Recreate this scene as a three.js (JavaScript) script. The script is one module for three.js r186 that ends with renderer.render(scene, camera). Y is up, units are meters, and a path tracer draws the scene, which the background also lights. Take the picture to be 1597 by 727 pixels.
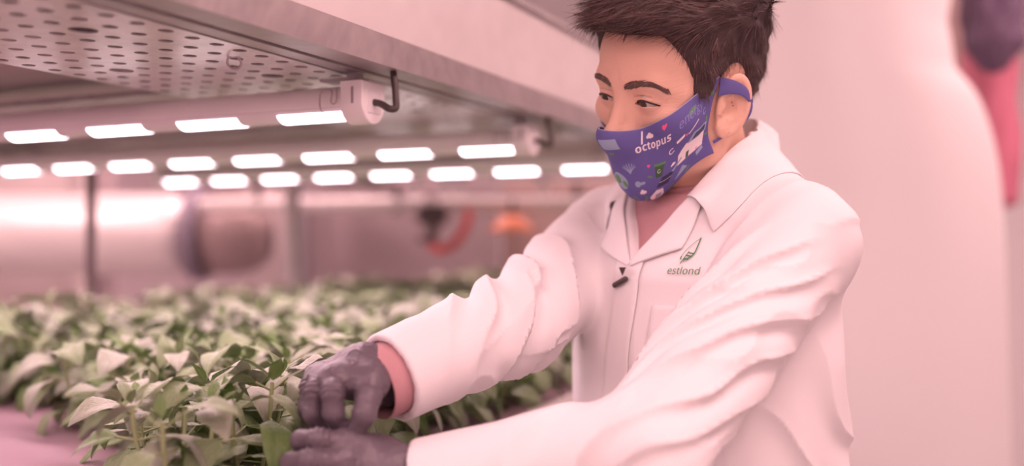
import * as THREE from 'three';
import { mergeGeometries } from 'three/addons/utils/BufferGeometryUtils.js';
import { RoundedBoxGeometry } from 'three/addons/geometries/RoundedBoxGeometry.js';
import { RectAreaLightUniformsLib } from 'three/addons/lights/RectAreaLightUniformsLib.js';
import { createNoise3D } from 'simplex-noise';

// ------------------------------------------------------------------ camera, light, exposure
const scene = new THREE.Scene();
const FOC = 1460, HOR = 370, EYE = 1.40;
const camera = new THREE.PerspectiveCamera(2 * Math.atan(363.5 / FOC) * 180 / Math.PI, 1597 / 727, 0.05, 40);
const YAW = 24.7 * Math.PI / 180;
const FW = new THREE.Vector3(-Math.sin(YAW), 0, -Math.cos(YAW)), RT = new THREE.Vector3(Math.cos(YAW), 0, -Math.sin(YAW));
camera.position.set(0, EYE, 0);
camera.lookAt(FW.x, EYE + 6.5 / FOC, FW.z);
camera.focus = 1.0; camera.userData.fStop = 1.3;
camera.updateMatrixWorld();
const renderer = new THREE.WebGLRenderer({ antialias: true });
renderer.toneMapping = THREE.LinearToneMapping;
renderer.toneMappingExposure = 1.46;
renderer.shadowMap.enabled = true;
RectAreaLightUniformsLib.init();
scene.background = new THREE.Color(0x000000);
const LAMP = new THREE.Color().setRGB(1, 0.60, 0.60);       // ceiling panels
const GROW = new THREE.Color().setRGB(1, 0.62, 0.68);       // grow tubes
const TUBE_NITS = 26;
// ceiling panels, out of view; front pair and far-bed one added for light: [x, z, size x, size z, nits]
const PANELS = [[0.55, -0.55, 0.6, 1.2, 5.0], [0.75, -2.6, 0.6, 1.2, 6.0], [1.0, 1.0, 0.6, 1.2, 6.0], [-3.2, -1.4, 0.6, 1.2, 13], [-2.5, -3.4, 0.6, 1.2, 13], [-0.6, 1.1, 0.6, 1.2, 6.0], [-0.9, -4.4, 0.6, 1.2, 10]];

// ------------------------------------------------------------------ helpers
function rng(seed) { let a = seed >>> 0; return () => { a = (a + 0x6D2B79F5) | 0; let t = Math.imul(a ^ (a >>> 15), 1 | a); t = (t + Math.imul(t ^ (t >>> 7), 61 | t)) ^ t; return ((t ^ (t >>> 14)) >>> 0) / 4294967296; }; }
const R0 = rng(11), noise = createNoise3D(rng(5));
const V = (x, y, z) => new THREE.Vector3(x, y, z);
// a point of the place from a bearing (in 1597 x 727 picture units) and its distance ahead of the camera
const P = (px, py, d) => V(0, EYE + (HOR - py) / FOC * d, 0).addScaledVector(RT, (px - 798.5) / FOC * d).addScaledVector(FW, d);
const used = {};
const numbered = (n) => { const k = used[n] = (used[n] ?? -1) + 1; return k ? n + '_' + String(k).padStart(3, '0') : n; };
function shadow(o) { o.castShadow = true; o.receiveShadow = true; return o; }
function part(name, geo, mat, parent) { const m = shadow(new THREE.Mesh(Array.isArray(geo) ? merge(geo) : geo, mat)); m.name = name; parent.add(m); return m; }
function thing(name, label, category, pos = [0, 0, 0], turn = 0, group) {
  const o = new THREE.Group(); o.name = numbered(name); o.position.set(...pos); o.rotation.y = turn;
  o.userData = { label, category }; if (group) o.userData.group = group; scene.add(o); return o;
}
function single(name, geo, mat, label, category, group) {
  const m = shadow(new THREE.Mesh(Array.isArray(geo) ? merge(geo) : geo, mat)); m.name = numbered(name);
  m.userData = { label, category }; if (group) m.userData.group = group; scene.add(m); return m;
}
function struct(name, geo, mat, label) { const m = shadow(new THREE.Mesh(Array.isArray(geo) ? merge(geo) : geo, mat)); m.name = name; m.userData = { kind: 'structure' }; if (label) m.userData.label = label; scene.add(m); return m; }
function merge(list) {
  return mergeGeometries(list.map((g) => { g = g.index ? g.toNonIndexed() : g; for (const k of Object.keys(g.attributes)) if (!['position', 'normal', 'uv'].includes(k)) g.deleteAttribute(k); if (!g.attributes.uv) g.setAttribute('uv', new THREE.BufferAttribute(new Float32Array(g.attributes.position.count * 2), 2)); return g; }));
}
function metreUV(g) { const p = g.attributes.position, n = g.attributes.normal, uv = new Float32Array(p.count * 2); for (let i = 0; i < p.count; i++) { const a = Math.abs(n.getX(i)), b = Math.abs(n.getY(i)), c = Math.abs(n.getZ(i)), x = p.getX(i), y = p.getY(i), z = p.getZ(i); uv[i * 2] = a > b && a > c ? z : x; uv[i * 2 + 1] = b > a && b > c ? z : y; } g.setAttribute('uv', new THREE.BufferAttribute(uv, 2)); return g; }
const box = (x, y, z, w, h, d, r = 0) => metreUV(r ? new RoundedBoxGeometry(w, h, d, 2, r) : new THREE.BoxGeometry(w, h, d)).translate(x, y, z);
const span = (x0, x1, y0, y1, z0, z1, r = 0) => box((x0 + x1) / 2, (y0 + y1) / 2, (z0 + z1) / 2, Math.abs(x1 - x0), Math.abs(y1 - y0), Math.abs(z1 - z0), r);
function tube(pts, r, seg = 24, rad = 8) { return new THREE.TubeGeometry(new THREE.CatmullRomCurve3(pts, false, 'centripetal'), seg, r, rad); }
function rod(a, b, r, r2 = r, n = 12) { const d = b.clone().sub(a), g = new THREE.CylinderGeometry(r2, r, d.length(), n); g.applyQuaternion(new THREE.Quaternion().setFromUnitVectors(V(0, 1, 0), d.clone().normalize())); const m = a.clone().add(b).multiplyScalar(0.5); return g.translate(m.x, m.y, m.z); }
// a profile of [x, y] points extruded along z from z0 to z1
function extrudeZ(pts, z0, z1) {
  const s = new THREE.Shape(pts.map((p) => new THREE.Vector2(p[0], p[1])));
  return new THREE.ExtrudeGeometry(s, { depth: z1 - z0, bevelEnabled: false }).translate(0, 0, z0);
}
// noise textures
function noiseTex(n, f, srgb = false) {
  const d = new Uint8Array(n * n * 4);
  for (let j = 0; j < n; j++) for (let i = 0; i < n; i++) { const c = f(i / n, j / n), k = (j * n + i) * 4; for (let q = 0; q < 3; q++) d[k + q] = Math.max(0, Math.min(255, 255 * (c.length ? c[q] : c))); d[k + 3] = 255; }
  const t = new THREE.DataTexture(d, n, n); t.wrapS = t.wrapT = THREE.RepeatWrapping; t.magFilter = THREE.LinearFilter; t.minFilter = THREE.LinearMipmapLinearFilter; t.generateMipmaps = true; if (srgb) t.colorSpace = THREE.SRGBColorSpace; t.needsUpdate = true; return t;
}
const wrapN = (u, v, f, s) => { const a = u * 6.28318, b = v * 6.28318, r = f / 6.28318; return noise(Math.cos(a) * r + s, Math.sin(a) * r + Math.cos(b) * r * 1.3, Math.sin(b) * r * 1.3 - s); };
const grainTex = noiseTex(256, (u, v) => 0.5 + 0.25 * wrapN(u, v, 8, 1) + 0.15 * wrapN(u, v, 24, 2) + 0.1 * wrapN(u, v, 60, 3));
const steelTex = noiseTex(256, (u, v) => { const a = 0.90 + 0.03 * wrapN(u, v, 6, 4) + 0.03 * wrapN(u, v, 22, 5) + 0.03 * wrapN(u, v, 60, 6); return [a, a * 0.985, a * 0.98]; }, true);
const weaveTex = noiseTex(128, (u, v) => 0.5 + 0.2 * Math.sin(u * 6.28318 * 32) * Math.cos(v * 6.28318 * 32) + 0.2 * wrapN(u, v, 14, 7));

const lin = (r, g, b) => new THREE.Color().setRGB(r, g, b);
const std = (c, roughness = 0.7, metalness = 0, extra = {}) => new THREE.MeshStandardMaterial({ color: c, roughness, metalness, ...extra });
const phy = (c, roughness, extra = {}) => new THREE.MeshPhysicalMaterial({ color: c, roughness, ...extra });
const M = {
  wall: std(lin(0.80, 0.78, 0.78), 0.85, 0, { bumpMap: grainTex, bumpScale: 0.0006 }),
  wallBack: std(lin(0.66, 0.58, 0.62), 0.85),
  ceil: std(lin(0.75, 0.74, 0.74), 0.9),
  floor: std(lin(0.55, 0.52, 0.52), 0.6, 0, { bumpMap: grainTex, bumpScale: 0.001 }),
  steel: std(lin(0.50, 0.46, 0.47), 0.42, 0.45, { map: steelTex, bumpMap: grainTex, bumpScale: 0.0002 }),
  steelMatt: std(lin(0.60, 0.58, 0.58), 0.55, 0.35, { map: steelTex }),
  deck: std(lin(0.80, 0.77, 0.78), 0.3, 0.3, { map: steelTex }),
  darkSteel: std(lin(0.16, 0.12, 0.125), 0.6, 0.3),
  tray: phy(lin(0.80, 0.78, 0.78), 0.42, { map: noiseTex(256, (u, v) => { const a = 0.95 + 0.015 * wrapN(u, v, 4, 14) + 0.012 * wrapN(u * 1, v, 18, 15); return [a, a * 0.985, a * 0.98]; }, true) }),
  bed: std(lin(0.30, 0.19, 0.225), 0.55, 0, { bumpMap: grainTex, bumpScale: 0.0006 }),
  soil: std(lin(0.10, 0.055, 0.055), 0.95, 0, { bumpMap: grainTex, bumpScale: 0.003 }),
  plastic: phy(lin(0.88, 0.84, 0.84), 0.38),
  lens: phy(lin(0.84, 0.80, 0.82), 0.2),
  led: std(lin(0.9, 0.9, 0.9), 0.4, 0, { emissive: lin(1, 0.80, 0.88), emissiveIntensity: 6 }),
  cable: std(lin(0.055, 0.038, 0.038), 0.5),
  wire: std(lin(0.45, 0.38, 0.40), 0.35, 0.8),
  panel: std(lin(0.9, 0.9, 0.9), 0.4, 0, { emissive: LAMP, emissiveIntensity: 2.5 }),
  foil: std(lin(0.80, 0.76, 0.76), 0.45, 0.25, { bumpMap: grainTex, bumpScale: 0.004 }),
  strap: std(lin(0.24, 0.21, 0.27), 0.7),
  fan: std(lin(0.34, 0.26, 0.26), 0.5, 0.2),
  hose: std(lin(0.75, 0.10, 0.10), 0.45),
  orange: std(lin(0.85, 0.28, 0.14), 0.5),
  mauve: std(lin(0.40, 0.33, 0.35), 0.8),
  grey: std(lin(0.42, 0.40, 0.44), 0.7),
  pale: std(lin(0.70, 0.62, 0.62), 0.7),
  navy: std(lin(0.15, 0.10, 0.16), 0.85),
  pink: std(lin(0.62, 0.19, 0.27), 0.8),
  tan: std(lin(0.42, 0.31, 0.29), 0.85),
  curtain: phy(lin(0.80, 0.775, 0.775), 0.6, { bumpMap: grainTex, bumpScale: 0.0004 }),
};

// ------------------------------------------------------------------ the room
const X0 = -4.8, X1 = 2.4, Z0 = -6.2, Z1 = 2.4, CEIL = 2.75, TH = 0.15;
struct('floor', span(X0 - TH, X1 + TH, -TH, 0, Z0 - TH, Z1 + TH), M.floor, 'grey concrete floor');
struct('ceiling', span(X0 - TH, X1 + TH, CEIL, CEIL + TH, Z0 - TH, Z1 + TH), M.ceil, 'white ceiling');
struct('wall_left', span(X0 - TH, X0, 0, CEIL, Z0, Z1), M.wallBack, 'pale pinkish wall behind the round duct');
struct('wall_right', span(X1, X1 + TH, 0, CEIL, Z0, Z1), M.wall, 'white wall');
struct('wall_back', span(X0, X1, 0, CEIL, Z0 - TH, Z0), M.wall, 'white wall at the far end');
struct('wall_front', span(X0, X1, 0, CEIL, Z1, Z1 + TH), M.wall, 'white wall behind the viewer');
PANELS.forEach(([x, z, w, d, nits], i) => {
  const places = ['over the aisle beside the man', 'over the aisle beyond the man', 'near the right front corner, unseen, added as key light', 'over the round duct', 'over the far left corner', 'behind the viewer, unseen, added as key light', 'over the far end of the bed, unseen, added to light the far rows'];
  const t = thing('ceiling_light', 'flat square-edged ceiling light panel ' + places[i], 'ceiling light', [x, CEIL, z], 0, 'ceiling light panels');
  part('frame', [span(-w / 2 - 0.02, w / 2 + 0.02, -0.03, 0, -d / 2 - 0.02, -d / 2), span(-w / 2 - 0.02, w / 2 + 0.02, -0.03, 0, d / 2, d / 2 + 0.02), span(-w / 2 - 0.02, -w / 2, -0.03, 0, -d / 2, d / 2), span(w / 2, w / 2 + 0.02, -0.03, 0, -d / 2, d / 2)], M.plastic, t);
  part('diffuser', span(-w / 2, w / 2, -0.02, -0.005, -d / 2, d / 2), M.panel, t);
  const l = new THREE.RectAreaLight(LAMP, nits, w, d); l.position.set(x, CEIL - 0.032, z); l.lookAt(x, 0, z); l.name = 'panel_light'; scene.add(l);
});

// ------------------------------------------------------------------ the grow rack
const H = EYE;                       // heights below are given from eye level
const XF = -0.58, XB = -1.88, ZN = 0.9, ZF = -3.0, ZB = -3.85;   // rack front, rack back, near end, far end of the rack, far end of the bed
const rack = thing('grow_rack', 'galvanised steel grow rack with perforated decks and channel beams', 'rack');
{
  // front beam: face, lower lip, slots
  part('front_beam', extrudeZ([[XF, H + 0.197], [XF, H + 0.232], [XF - 0.012, H + 0.232], [XF - 0.012, H + 0.209], [XF - 0.0365, H + 0.209], [XF - 0.0365, H + 0.197]], ZF, ZN), M.steel, rack);
  part('beam_lip', extrudeZ([[XF - 0.0435, H + 0.196], [XF - 0.0435, H + 0.206], [XF - 0.066, H + 0.206], [XF - 0.066, H + 0.196]], ZF, ZN), M.steel, rack);
  part('beam_web', span(XF - 0.09, XF - 0.03, H + 0.212, H + 0.218, ZF, ZN), M.darkSteel, rack);
  part('back_beam', span(XB - 0.04, XB, H + 0.18, H + 0.232, ZF, ZN), M.steelMatt, rack);
  for (const [x, z] of [[XF - 0.03, ZN - 0.05], [XB - 0.06, ZN - 0.05], [XF - 0.03, ZF + 0.05], [XB - 0.06, -2.49]]) part('post', span(x - 0.018, x + 0.018, 0, 2.1, z - 0.018, z + 0.018, 0.003), M.steelMatt, rack);
  part('post', span(XB - 0.065, XB - 0.045, 0, 2.1, -1.695, -1.68), M.darkSteel, rack);
  // perforated decks: two strips of panels with round holes
  const pitch = 0.0345, nz = 18, nx = 9, len = nz * pitch, wid = nx * pitch;
  const deckShape = new THREE.Shape([[0, 0], [wid, 0], [wid, len - 0.0008], [0, len - 0.0008]].map((p) => new THREE.Vector2(...p)));
  const big = new Set(['2,4', '2,13', '6,8', '6,16', '5,1']);
  for (let i = 0; i < nx; i++) for (let k = 0; k < nz; k++) {
    const h = new THREE.Path(), r = big.has(i + ',' + k) ? 0.0135 : 0.0074; h.absarc((i + 0.5) * pitch, (k + 0.5) * pitch, r, 0, Math.PI * 2, true); deckShape.holes.push(h);
  }
  const deckGeo = new THREE.ExtrudeGeometry(deckShape, { depth: 0.0015, bevelEnabled: false, curveSegments: 10 });
  deckGeo.rotateX(-Math.PI / 2);   // shape y becomes -z
  for (let z = ZN, n = 0; z > ZF + 0.1; z -= len, n++) part('deck_panel', deckGeo, M.deck, rack).position.set(XF - 0.073 - wid, H + 0.196, z);
  // folded edge of the deck and cross members further in
  part('deck_edge', span(XF - 0.073 - wid - 0.002, XF - 0.073 - wid, H + 0.196, H + 0.214, ZF, ZN), M.steel, rack);
  for (let k = 0; k < 7; k++) { const z = 0.45 - k * 0.44 - 0.13; part('cross_bar', span(XB, XF - 0.073 - wid - 0.002, H + 0.204, H + 0.212, z - 0.045, z), M.steel, rack); }
}
const upper = thing('upper_grow_tray', 'long white grow tray resting on the steel beam above the lamps', 'tray');
{
  const y0 = H + 0.233;
  part('tray_floor', span(XB, XF - 0.012, y0 + 0.004, y0 + 0.014, ZF, ZN), M.mauve, upper);
  part('side_panel', span(XF - 0.014, XF - 0.002, y0, y0 + 0.118, ZF, ZN), M.tray, upper);
  part('side_panel', span(XB, XB + 0.012, y0, y0 + 0.118, ZF, ZN), M.tray, upper);
  part('rim', extrudeZ([[XF + 0.006, y0 + 0.118], [XF + 0.006, y0 + 0.126], [XF - 0.06, y0 + 0.126], [XF - 0.06, y0 + 0.118]], ZF, ZN), M.steelMatt, upper);
  for (const z of [ZN, ZF + 0.012]) part('end_panel', span(XB, XF - 0.002, y0, y0 + 0.118, z - 0.012, z), M.tray, upper);
}
const ring = single('hanging_ring', new THREE.TorusGeometry(0.0075, 0.0014, 8, 20), M.wire, 'small wire ring hooked under the perforated deck above the nearest lamp', 'ring');
{ const p = P(365, 90, 1.02); ring.position.set(p.x, H + 0.1905, p.z); ring.rotation.set(0.5, 0.4, 0); }

// ------------------------------------------------------------------ LED batten lamps, hung across the rack under the deck
function arcShell(r, a0, a1, L, n = 20) {   // part of a cylinder along -x with thickness
  const s = new THREE.Shape();
  for (let i = 0; i <= n; i++) { const a = a0 + (a1 - a0) * i / n; s[i ? 'lineTo' : 'moveTo'](Math.cos(a) * r, Math.sin(a) * r); }
  for (let i = n; i >= 0; i--) { const a = a0 + (a1 - a0) * i / n; s.lineTo(Math.cos(a) * (r - 0.002), Math.sin(a) * (r - 0.002)); }
  return new THREE.ExtrudeGeometry(s, { depth: L, bevelEnabled: false }).rotateY(-Math.PI / 2);   // local z -> -x
}
const TL = 1.25, TR = 0.0205;
function lamp(zEnd, label) {
  const t = thing('tube_lamp', label, 'lamp', [XF - 0.052, H + 0.160, zEnd], 0, 'tube lamps under the deck');
  // after rotateY(-90 deg): shape x -> z, so angle 0 points to +z (towards the viewer's side)
  part('housing', arcShell(TR, -0.32, Math.PI + 0.32, TL), M.plastic, t);
  part('lens', arcShell(TR - 0.0004, Math.PI + 0.33, 2 * Math.PI - 0.33, TL), M.lens, t);
  const capShape = new THREE.Shape(); const w = 0.0225;
  capShape.moveTo(-w, 0.021); capShape.lineTo(w, 0.021); capShape.lineTo(w, -0.002); capShape.absarc(0, -0.002, w, 0, Math.PI, true); capShape.lineTo(-w, 0.021);
  const cg = new THREE.ExtrudeGeometry(capShape, { depth: 0.028, bevelEnabled: true, bevelSize: 0.0018, bevelThickness: 0.0018, bevelSegments: 3, curveSegments: 16 }).rotateY(-Math.PI / 2);
  const cap = part('end_cap', cg, M.plastic, t); cap.position.x = 0.02;
  part('end_plate', new THREE.ExtrudeGeometry(new THREE.Shape([[-0.014, -0.014], [0.014, -0.014], [0.014, 0.012], [-0.014, 0.012]].map((p) => new THREE.Vector2(...p))), { depth: 0.0012, bevelEnabled: false }).rotateY(-Math.PI / 2).translate(0.0030, 0, 0), M.lens, cap);
  const far = part('end_cap', cg, M.plastic, t); far.position.x = -TL;
  const slot = part('slot', new RoundedBoxGeometry(0.004, 0.02, 0.002, 2, 0.0009).translate(-0.012, 0.006, w + 0.0012), M.wire, cap);
  // power cable out of the end plate, up behind the beam
  part('cable', tube([V(0.018, 0, 0), V(0.032, -0.003, 0.002), V(0.047, -0.0105, 0.004), V(0.0515, -0.0095, 0), V(0.049, 0.004, -0.005), V(0.040, 0.0365, -0.014)], 0.0042, 40, 10), M.cable, t);
  // sprung wire clip on the side
  part('clip', tube([V(-0.013, 0.016, w + 0.002), V(-0.013, -0.001, w + 0.004), V(-0.017, -0.004, w + 0.004), V(-0.021, -0.001, w + 0.003), V(-0.021, 0.012, w + 0.001), V(-0.026, 0.0145, w - 0.0004), V(-0.036, 0.014, w - 0.001), V(-0.039, 0.009, w - 0.0004), V(-0.038, -0.008, w + 0.0005), V(-0.034, -0.015, w - 0.002), V(-0.037, -0.0175, w - 0.004), V(-0.041, -0.014, w - 0.004)], 0.0007, 60, 6), M.wire, t);
  part('bracket', [box(-0.02, 0.0275, 0, 0.05, 0.003, 0.03), box(-0.005, 0.0315, 0, 0.016, 0.009, 0.012)], M.steel, t);
  part('bracket', box(-TL + 0.1, 0.0255, 0, 0.02, 0.012, 0.03), M.steel, t);
  for (let k = 0; k < 8; k++) {
    const x = -0.058 - k * 0.162;
    if (x - 0.05 < -TL) continue;
    const a0 = Math.PI * 1.5 - 0.95, g = arcShell(TR + 0.0003, a0, a0 + 1.9, 0.098, 10).translate(x + 0.049 - 0.0, 0, 0);
    part('led_module', g, M.led, t);
  }
  const l = new THREE.RectAreaLight(GROW, TUBE_NITS, TL - 0.04, 0.034); l.position.set(XF - 0.052 - TL / 2, H + 0.160 - TR - 0.003, zEnd); l.lookAt(l.position.x, 0, zEnd); l.name = 'tube_light'; scene.add(l);
  return t;
}
const e1 = -0.936;
lamp(e1 + 0.58, 'tube lamp at the top left corner, only its cable end showing');
lamp(e1, 'nearest white tube lamp with end cap, wire clip and black cable in full view');
lamp(e1 - 0.478, 'second tube lamp from the front, its end cap left of the man');
lamp(e1 - 0.95, 'third and farthest tube lamp, its end behind the man');

// ------------------------------------------------------------------ the lower bed with its plants
const BED = H - 0.272;
const bed = thing('grow_bed', 'long pale pinkish grow bed carrying the leafy plants', 'grow bed');
{
  part('bed_board', span(XB, XF + 0.0, BED - 0.03, BED, ZB, ZN, 0.003), M.bed, bed);
  part('side_panel', span(XF, XF + 0.012, BED - 0.13, BED + 0.006, ZB, ZN, 0.003), M.tray, bed);
  part('side_panel', span(XB - 0.012, XB, BED - 0.13, BED + 0.03, ZB, ZN, 0.003), M.tray, bed);
  part('tray_floor', span(XB, XF, BED - 0.13, BED - 0.12, ZB, ZN), M.tray, bed);
  for (let z = ZN - 0.3; z > ZB; z -= 0.6) part('board_seam', span(XB + 0.02, XF - 0.02, BED, BED + 0.0015, z - 0.003, z + 0.003), M.strap, bed);
  for (const z of [ZN - 0.1, -1.6, ZB + 0.1]) part('support', span(XB, XF - 0.01, BED - 0.17, BED - 0.13, z - 0.02, z + 0.02), M.steelMatt, bed);
}

// leaf shapes: a pointed oval folded at the midrib, drooping towards the tip; base at the origin, growing along +z
function leafGeo(seed, droop, fold, wid, ns = 8, nw = 3) {
  const r = rng(seed), pos = [], uv = [], idx = [], ph = r() * 6, W = wid * (0.92 + 0.16 * r()), tw = (r() - 0.5) * 0.5;
  let y = 0, z = 0, a = 0.25;
  const mid = [];
  for (let i = 0; i <= ns; i++) { mid.push([y, z, a]); a -= droop / ns * (0.6 + 0.8 * i / ns); y += Math.sin(a) / ns; z += Math.cos(a) / ns; }
  for (let i = 0; i <= ns; i++) {
    const t = i / ns, w = W * Math.pow(Math.sin(Math.PI * Math.pow(Math.min(1, t * 0.985 + 0.012), 0.78)), 0.85) * (1 - 0.25 * t * t);
    for (let j = -nw; j <= nw; j++) {
      const s = j / nw, [my, mz, ma] = mid[i];
      const up = fold * Math.abs(s) * w * 0.9 - 0.35 * fold * s * s * w * 2 + 0.035 * Math.sin(ph + t * 9) * s * s * w * 4 + tw * s * w * t, x = s * w * (1 - 0.12 * fold * Math.abs(s));
      pos.push(x, my + up * Math.cos(ma), mz - up * Math.sin(ma)); uv.push(0.5 + s * 0.5, t);
    }
  }
  const n = 2 * nw + 1;
  for (let i = 0; i < ns; i++) for (let j = 0; j < n - 1; j++) { const q = i * n + j; idx.push(q, q + n, q + 1, q + 1, q + n, q + n + 1); }
  const g = new THREE.BufferGeometry(); g.setAttribute('position', new THREE.Float32BufferAttribute(pos, 3)); g.setAttribute('uv', new THREE.Float32BufferAttribute(uv, 2)); g.setIndex(idx); g.computeVertexNormals(); return g;
}
const LEAF = [leafGeo(1, 1.3, 0.35, 0.30), leafGeo(2, 1.9, 0.25, 0.27), leafGeo(3, 0.9, 0.5, 0.29), leafGeo(4, 2.4, 0.3, 0.25), leafGeo(5, 1.6, 0.6, 0.31)];
const LEAFLOW = [1.3, 1.9, 0.9, 2.4, 1.6].map((d, i) => leafGeo(21 + i, d, 0.35, 0.30, 5, 1));
const YOUNG = [leafGeo(6, 0.5, 0.7, 0.24, 5, 2), leafGeo(7, 0.9, 0.8, 0.26, 5, 2)];
function veins(u, v) {   // midrib and side veins, 0..1
  const s = Math.abs(u - 0.5) * 2, m = Math.exp(-Math.pow(s / 0.045, 2));
  const f = (v - s * 0.22) * 8, d = Math.abs(f - Math.round(f)) / 8; return Math.max(m, 0.6 * Math.exp(-Math.pow(d / 0.010, 2)) * (1 - s * 0.6));
}
const leafCol = (a, b) => noiseTex(128, (u, v) => { const k = 0.5 + 0.32 * wrapN(u, v, 5, a[0] * 9) + 0.2 * wrapN(u, v, 16, a[1] * 7), e = veins(u, v) * 0.35, c = [0, 1, 2].map((q) => { const x = a[q] + (b[q] - a[q]) * k; return x + (1 - x) * e * 0.28; }); return c; }, true);
const leafBump = noiseTex(128, (u, v) => 0.55 - 0.35 * veins(u, v) + 0.15 * wrapN(u, v, 12, 3));
const leafMat = (a, b, tr) => phy(0xffffff, 0.48, { map: leafCol(a, b), bumpMap: leafBump, bumpScale: 0.0012, side: THREE.DoubleSide, transmission: tr, thickness: 0, specularIntensity: 0.8, sheen: 0.5, sheenRoughness: 0.5, sheenColor: lin(0.8, 0.75, 0.8) });
const LM = [leafMat([0.59, 0.63, 0.54], [0.69, 0.70, 0.63], 0.22), leafMat([0.50, 0.59, 0.41], [0.61, 0.66, 0.51], 0.28), leafMat([0.40, 0.54, 0.28], [0.52, 0.61, 0.38], 0.35)];
const stemMat = std(lin(0.33, 0.40, 0.19), 0.6);

function plantProto(seed, detail) {   // a bushy herb, about 0.13 m tall, root at the origin
  const r = rng(seed), g = new THREE.Group(), stems = [], geo = detail ? LEAF : LEAFLOW;
  const add = (p, dir, size, mat, gi, young) => {
    const l = shadow(new THREE.Mesh(young ? YOUNG[gi % 2] : geo[gi % geo.length], LM[mat])); l.name = 'leaf';
    const f = dir.clone().normalize(), side = V(0, 1, 0).cross(f).normalize(), up = f.clone().cross(side);
    l.quaternion.setFromRotationMatrix(new THREE.Matrix4().makeBasis(side, up, f)); l.rotateZ((r() - 0.5) * 0.9); l.position.copy(p); l.scale.setScalar(size); g.add(l);
  };
  const ns = detail ? 4 : 3;
  for (let s = 0; s < ns; s++) {
    const a = s / ns * 6.283 + r() * 1.2, rad = 0.028 + 0.02 * r(), h = 0.088 + 0.026 * r();
    const base = V(Math.cos(a) * 0.01, 0, Math.sin(a) * 0.01), top = V(Math.cos(a) * rad, h, Math.sin(a) * rad);
    const c = new THREE.QuadraticBezierCurve3(base, V(Math.cos(a) * rad * 0.9, h * 0.45, Math.sin(a) * rad * 0.9), top);
    stems.push(new THREE.TubeGeometry(c, 5, 0.0021, 5));
    const nodes = detail ? [0.28, 0.5, 0.73, 0.94] : [0.35, 0.65, 0.92];
    nodes.forEach((t, ni) => {
      const q = c.getPoint(t), b0 = a + ni * 1.57 + r() * 0.6;
      for (const k of [0, 1]) {
        const b = b0 + k * Math.PI, low = ni < nodes.length - 1, pl = 0.016 + 0.012 * r(), el = low ? 0.05 + 0.3 * r() : 0.4 + 0.3 * r();
        const d = V(Math.cos(b) * Math.cos(el), Math.sin(el), Math.sin(b) * Math.cos(el)), e = q.clone().addScaledVector(d, pl);
        stems.push(new THREE.TubeGeometry(new THREE.LineCurve3(q, e), 1, 0.0011, 4));
        d.y -= low ? 0.45 : 0.35;
        add(e, d, (detail ? 0.056 : 0.064) + 0.020 * r(), low ? (r() < 0.5 ? 1 : r() < 0.5 ? 2 : 0) : (r() < 0.65 ? 0 : 1), Math.floor(r() * 5), false);
      }
    });
    for (let k = 0; k < (detail ? 3 : 2); k++) { const b = a + k * 2.1 + r(), d = V(Math.cos(b), 0.75 + 0.5 * r(), Math.sin(b)); add(top.clone().addScaledVector(d, 0.003), d, 0.022 + 0.014 * r(), r() < 0.7 ? 2 : 1, Math.floor(r() * 2), true); }
  }
  const st = shadow(new THREE.Mesh(merge(stems), stemMat)); st.name = 'stem'; g.add(st);
  return g;
}
const protoN = [31, 32, 33, 34, 35, 36].map((s) => plantProto(s, true)), protoF = [41, 42, 43, 44].map((s) => plantProto(s, false));
{
  const r = rng(77), clump = [];
  const groups = {
    front: ['sharp leafy green herb plant in the near clump beside the gloved hands', 'herb plants in the near clump'],
    left: ['leafy green herb plant in the left clump behind the bare strip of bed', 'herb plants in the left clump'],
    mid: ['soft-focus leafy herb plant in the dense canopy behind the near clump', 'herb plants in the middle canopy'],
    arm: ['leafy herb plant under and behind the outstretched white sleeve', 'herb plants behind the sleeve'],
    far: ['strongly blurred leafy herb plant in the far rows under the back lamps', 'herb plants in the far rows'],
  };
  for (let z = -0.66; z > -3.7; z -= 0.108) for (let x = XF - 0.075; x > XB + 0.04; x -= 0.112) {
    const jx = x + (r() - 0.5) * 0.035, jz = z + (r() - 0.5) * 0.035, turn = r() * 6.283, sc = 0.92 + 0.14 * r() + 0.20 * noise(jx * 3.1, jz * 3.1, 4), pick = r();
    const f = jx * FW.x + jz * FW.z, s = jx * RT.x + jz * RT.z, px = 798.5 + FOC * s / f;
    if (f < 0.86 || px < -170 || px > 980) continue;
    // bare strip of board between the near clump and the left clump
    if (f < 1.47 && px < 120) continue;
    if (f < 1.2 && px < 205) continue;
    if (f < 0.98 && px > 420) continue;
    const k = px > 600 && f < 2.2 ? 'arm' : f > 1.95 ? 'far' : jx < -1.12 && jz > -1.45 ? 'left' : f < 1.22 ? 'front' : 'mid';
    const near = f < 1.6, p = near ? protoN[Math.floor(pick * protoN.length)] : protoF[Math.floor(pick * protoF.length)];
    const o = p.clone(); o.name = numbered('herb_plant'); o.position.set(jx, BED, jz); o.rotation.y = turn; o.scale.setScalar(sc);
    o.userData = { label: groups[k][0], category: 'plant', group: groups[k][1] }; scene.add(o); if (k === 'front') clump.push([px, o]);
  }
  const ord = ['leftmost', 'second from left', 'third from left', 'fourth from left', 'fifth from left', 'sixth from left', 'seventh from left', 'eighth from left', 'ninth from left', 'tenth from left', 'eleventh from left', 'twelfth from left'];
  clump.sort((a, b) => a[0] - b[0]).forEach(([, o], i) => { o.userData.label = 'sharp leafy herb plant, ' + (i === clump.length - 1 ? 'the rightmost, beside the gloved hands,' : ord[i]) + ' in the near clump'; });
}

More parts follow.
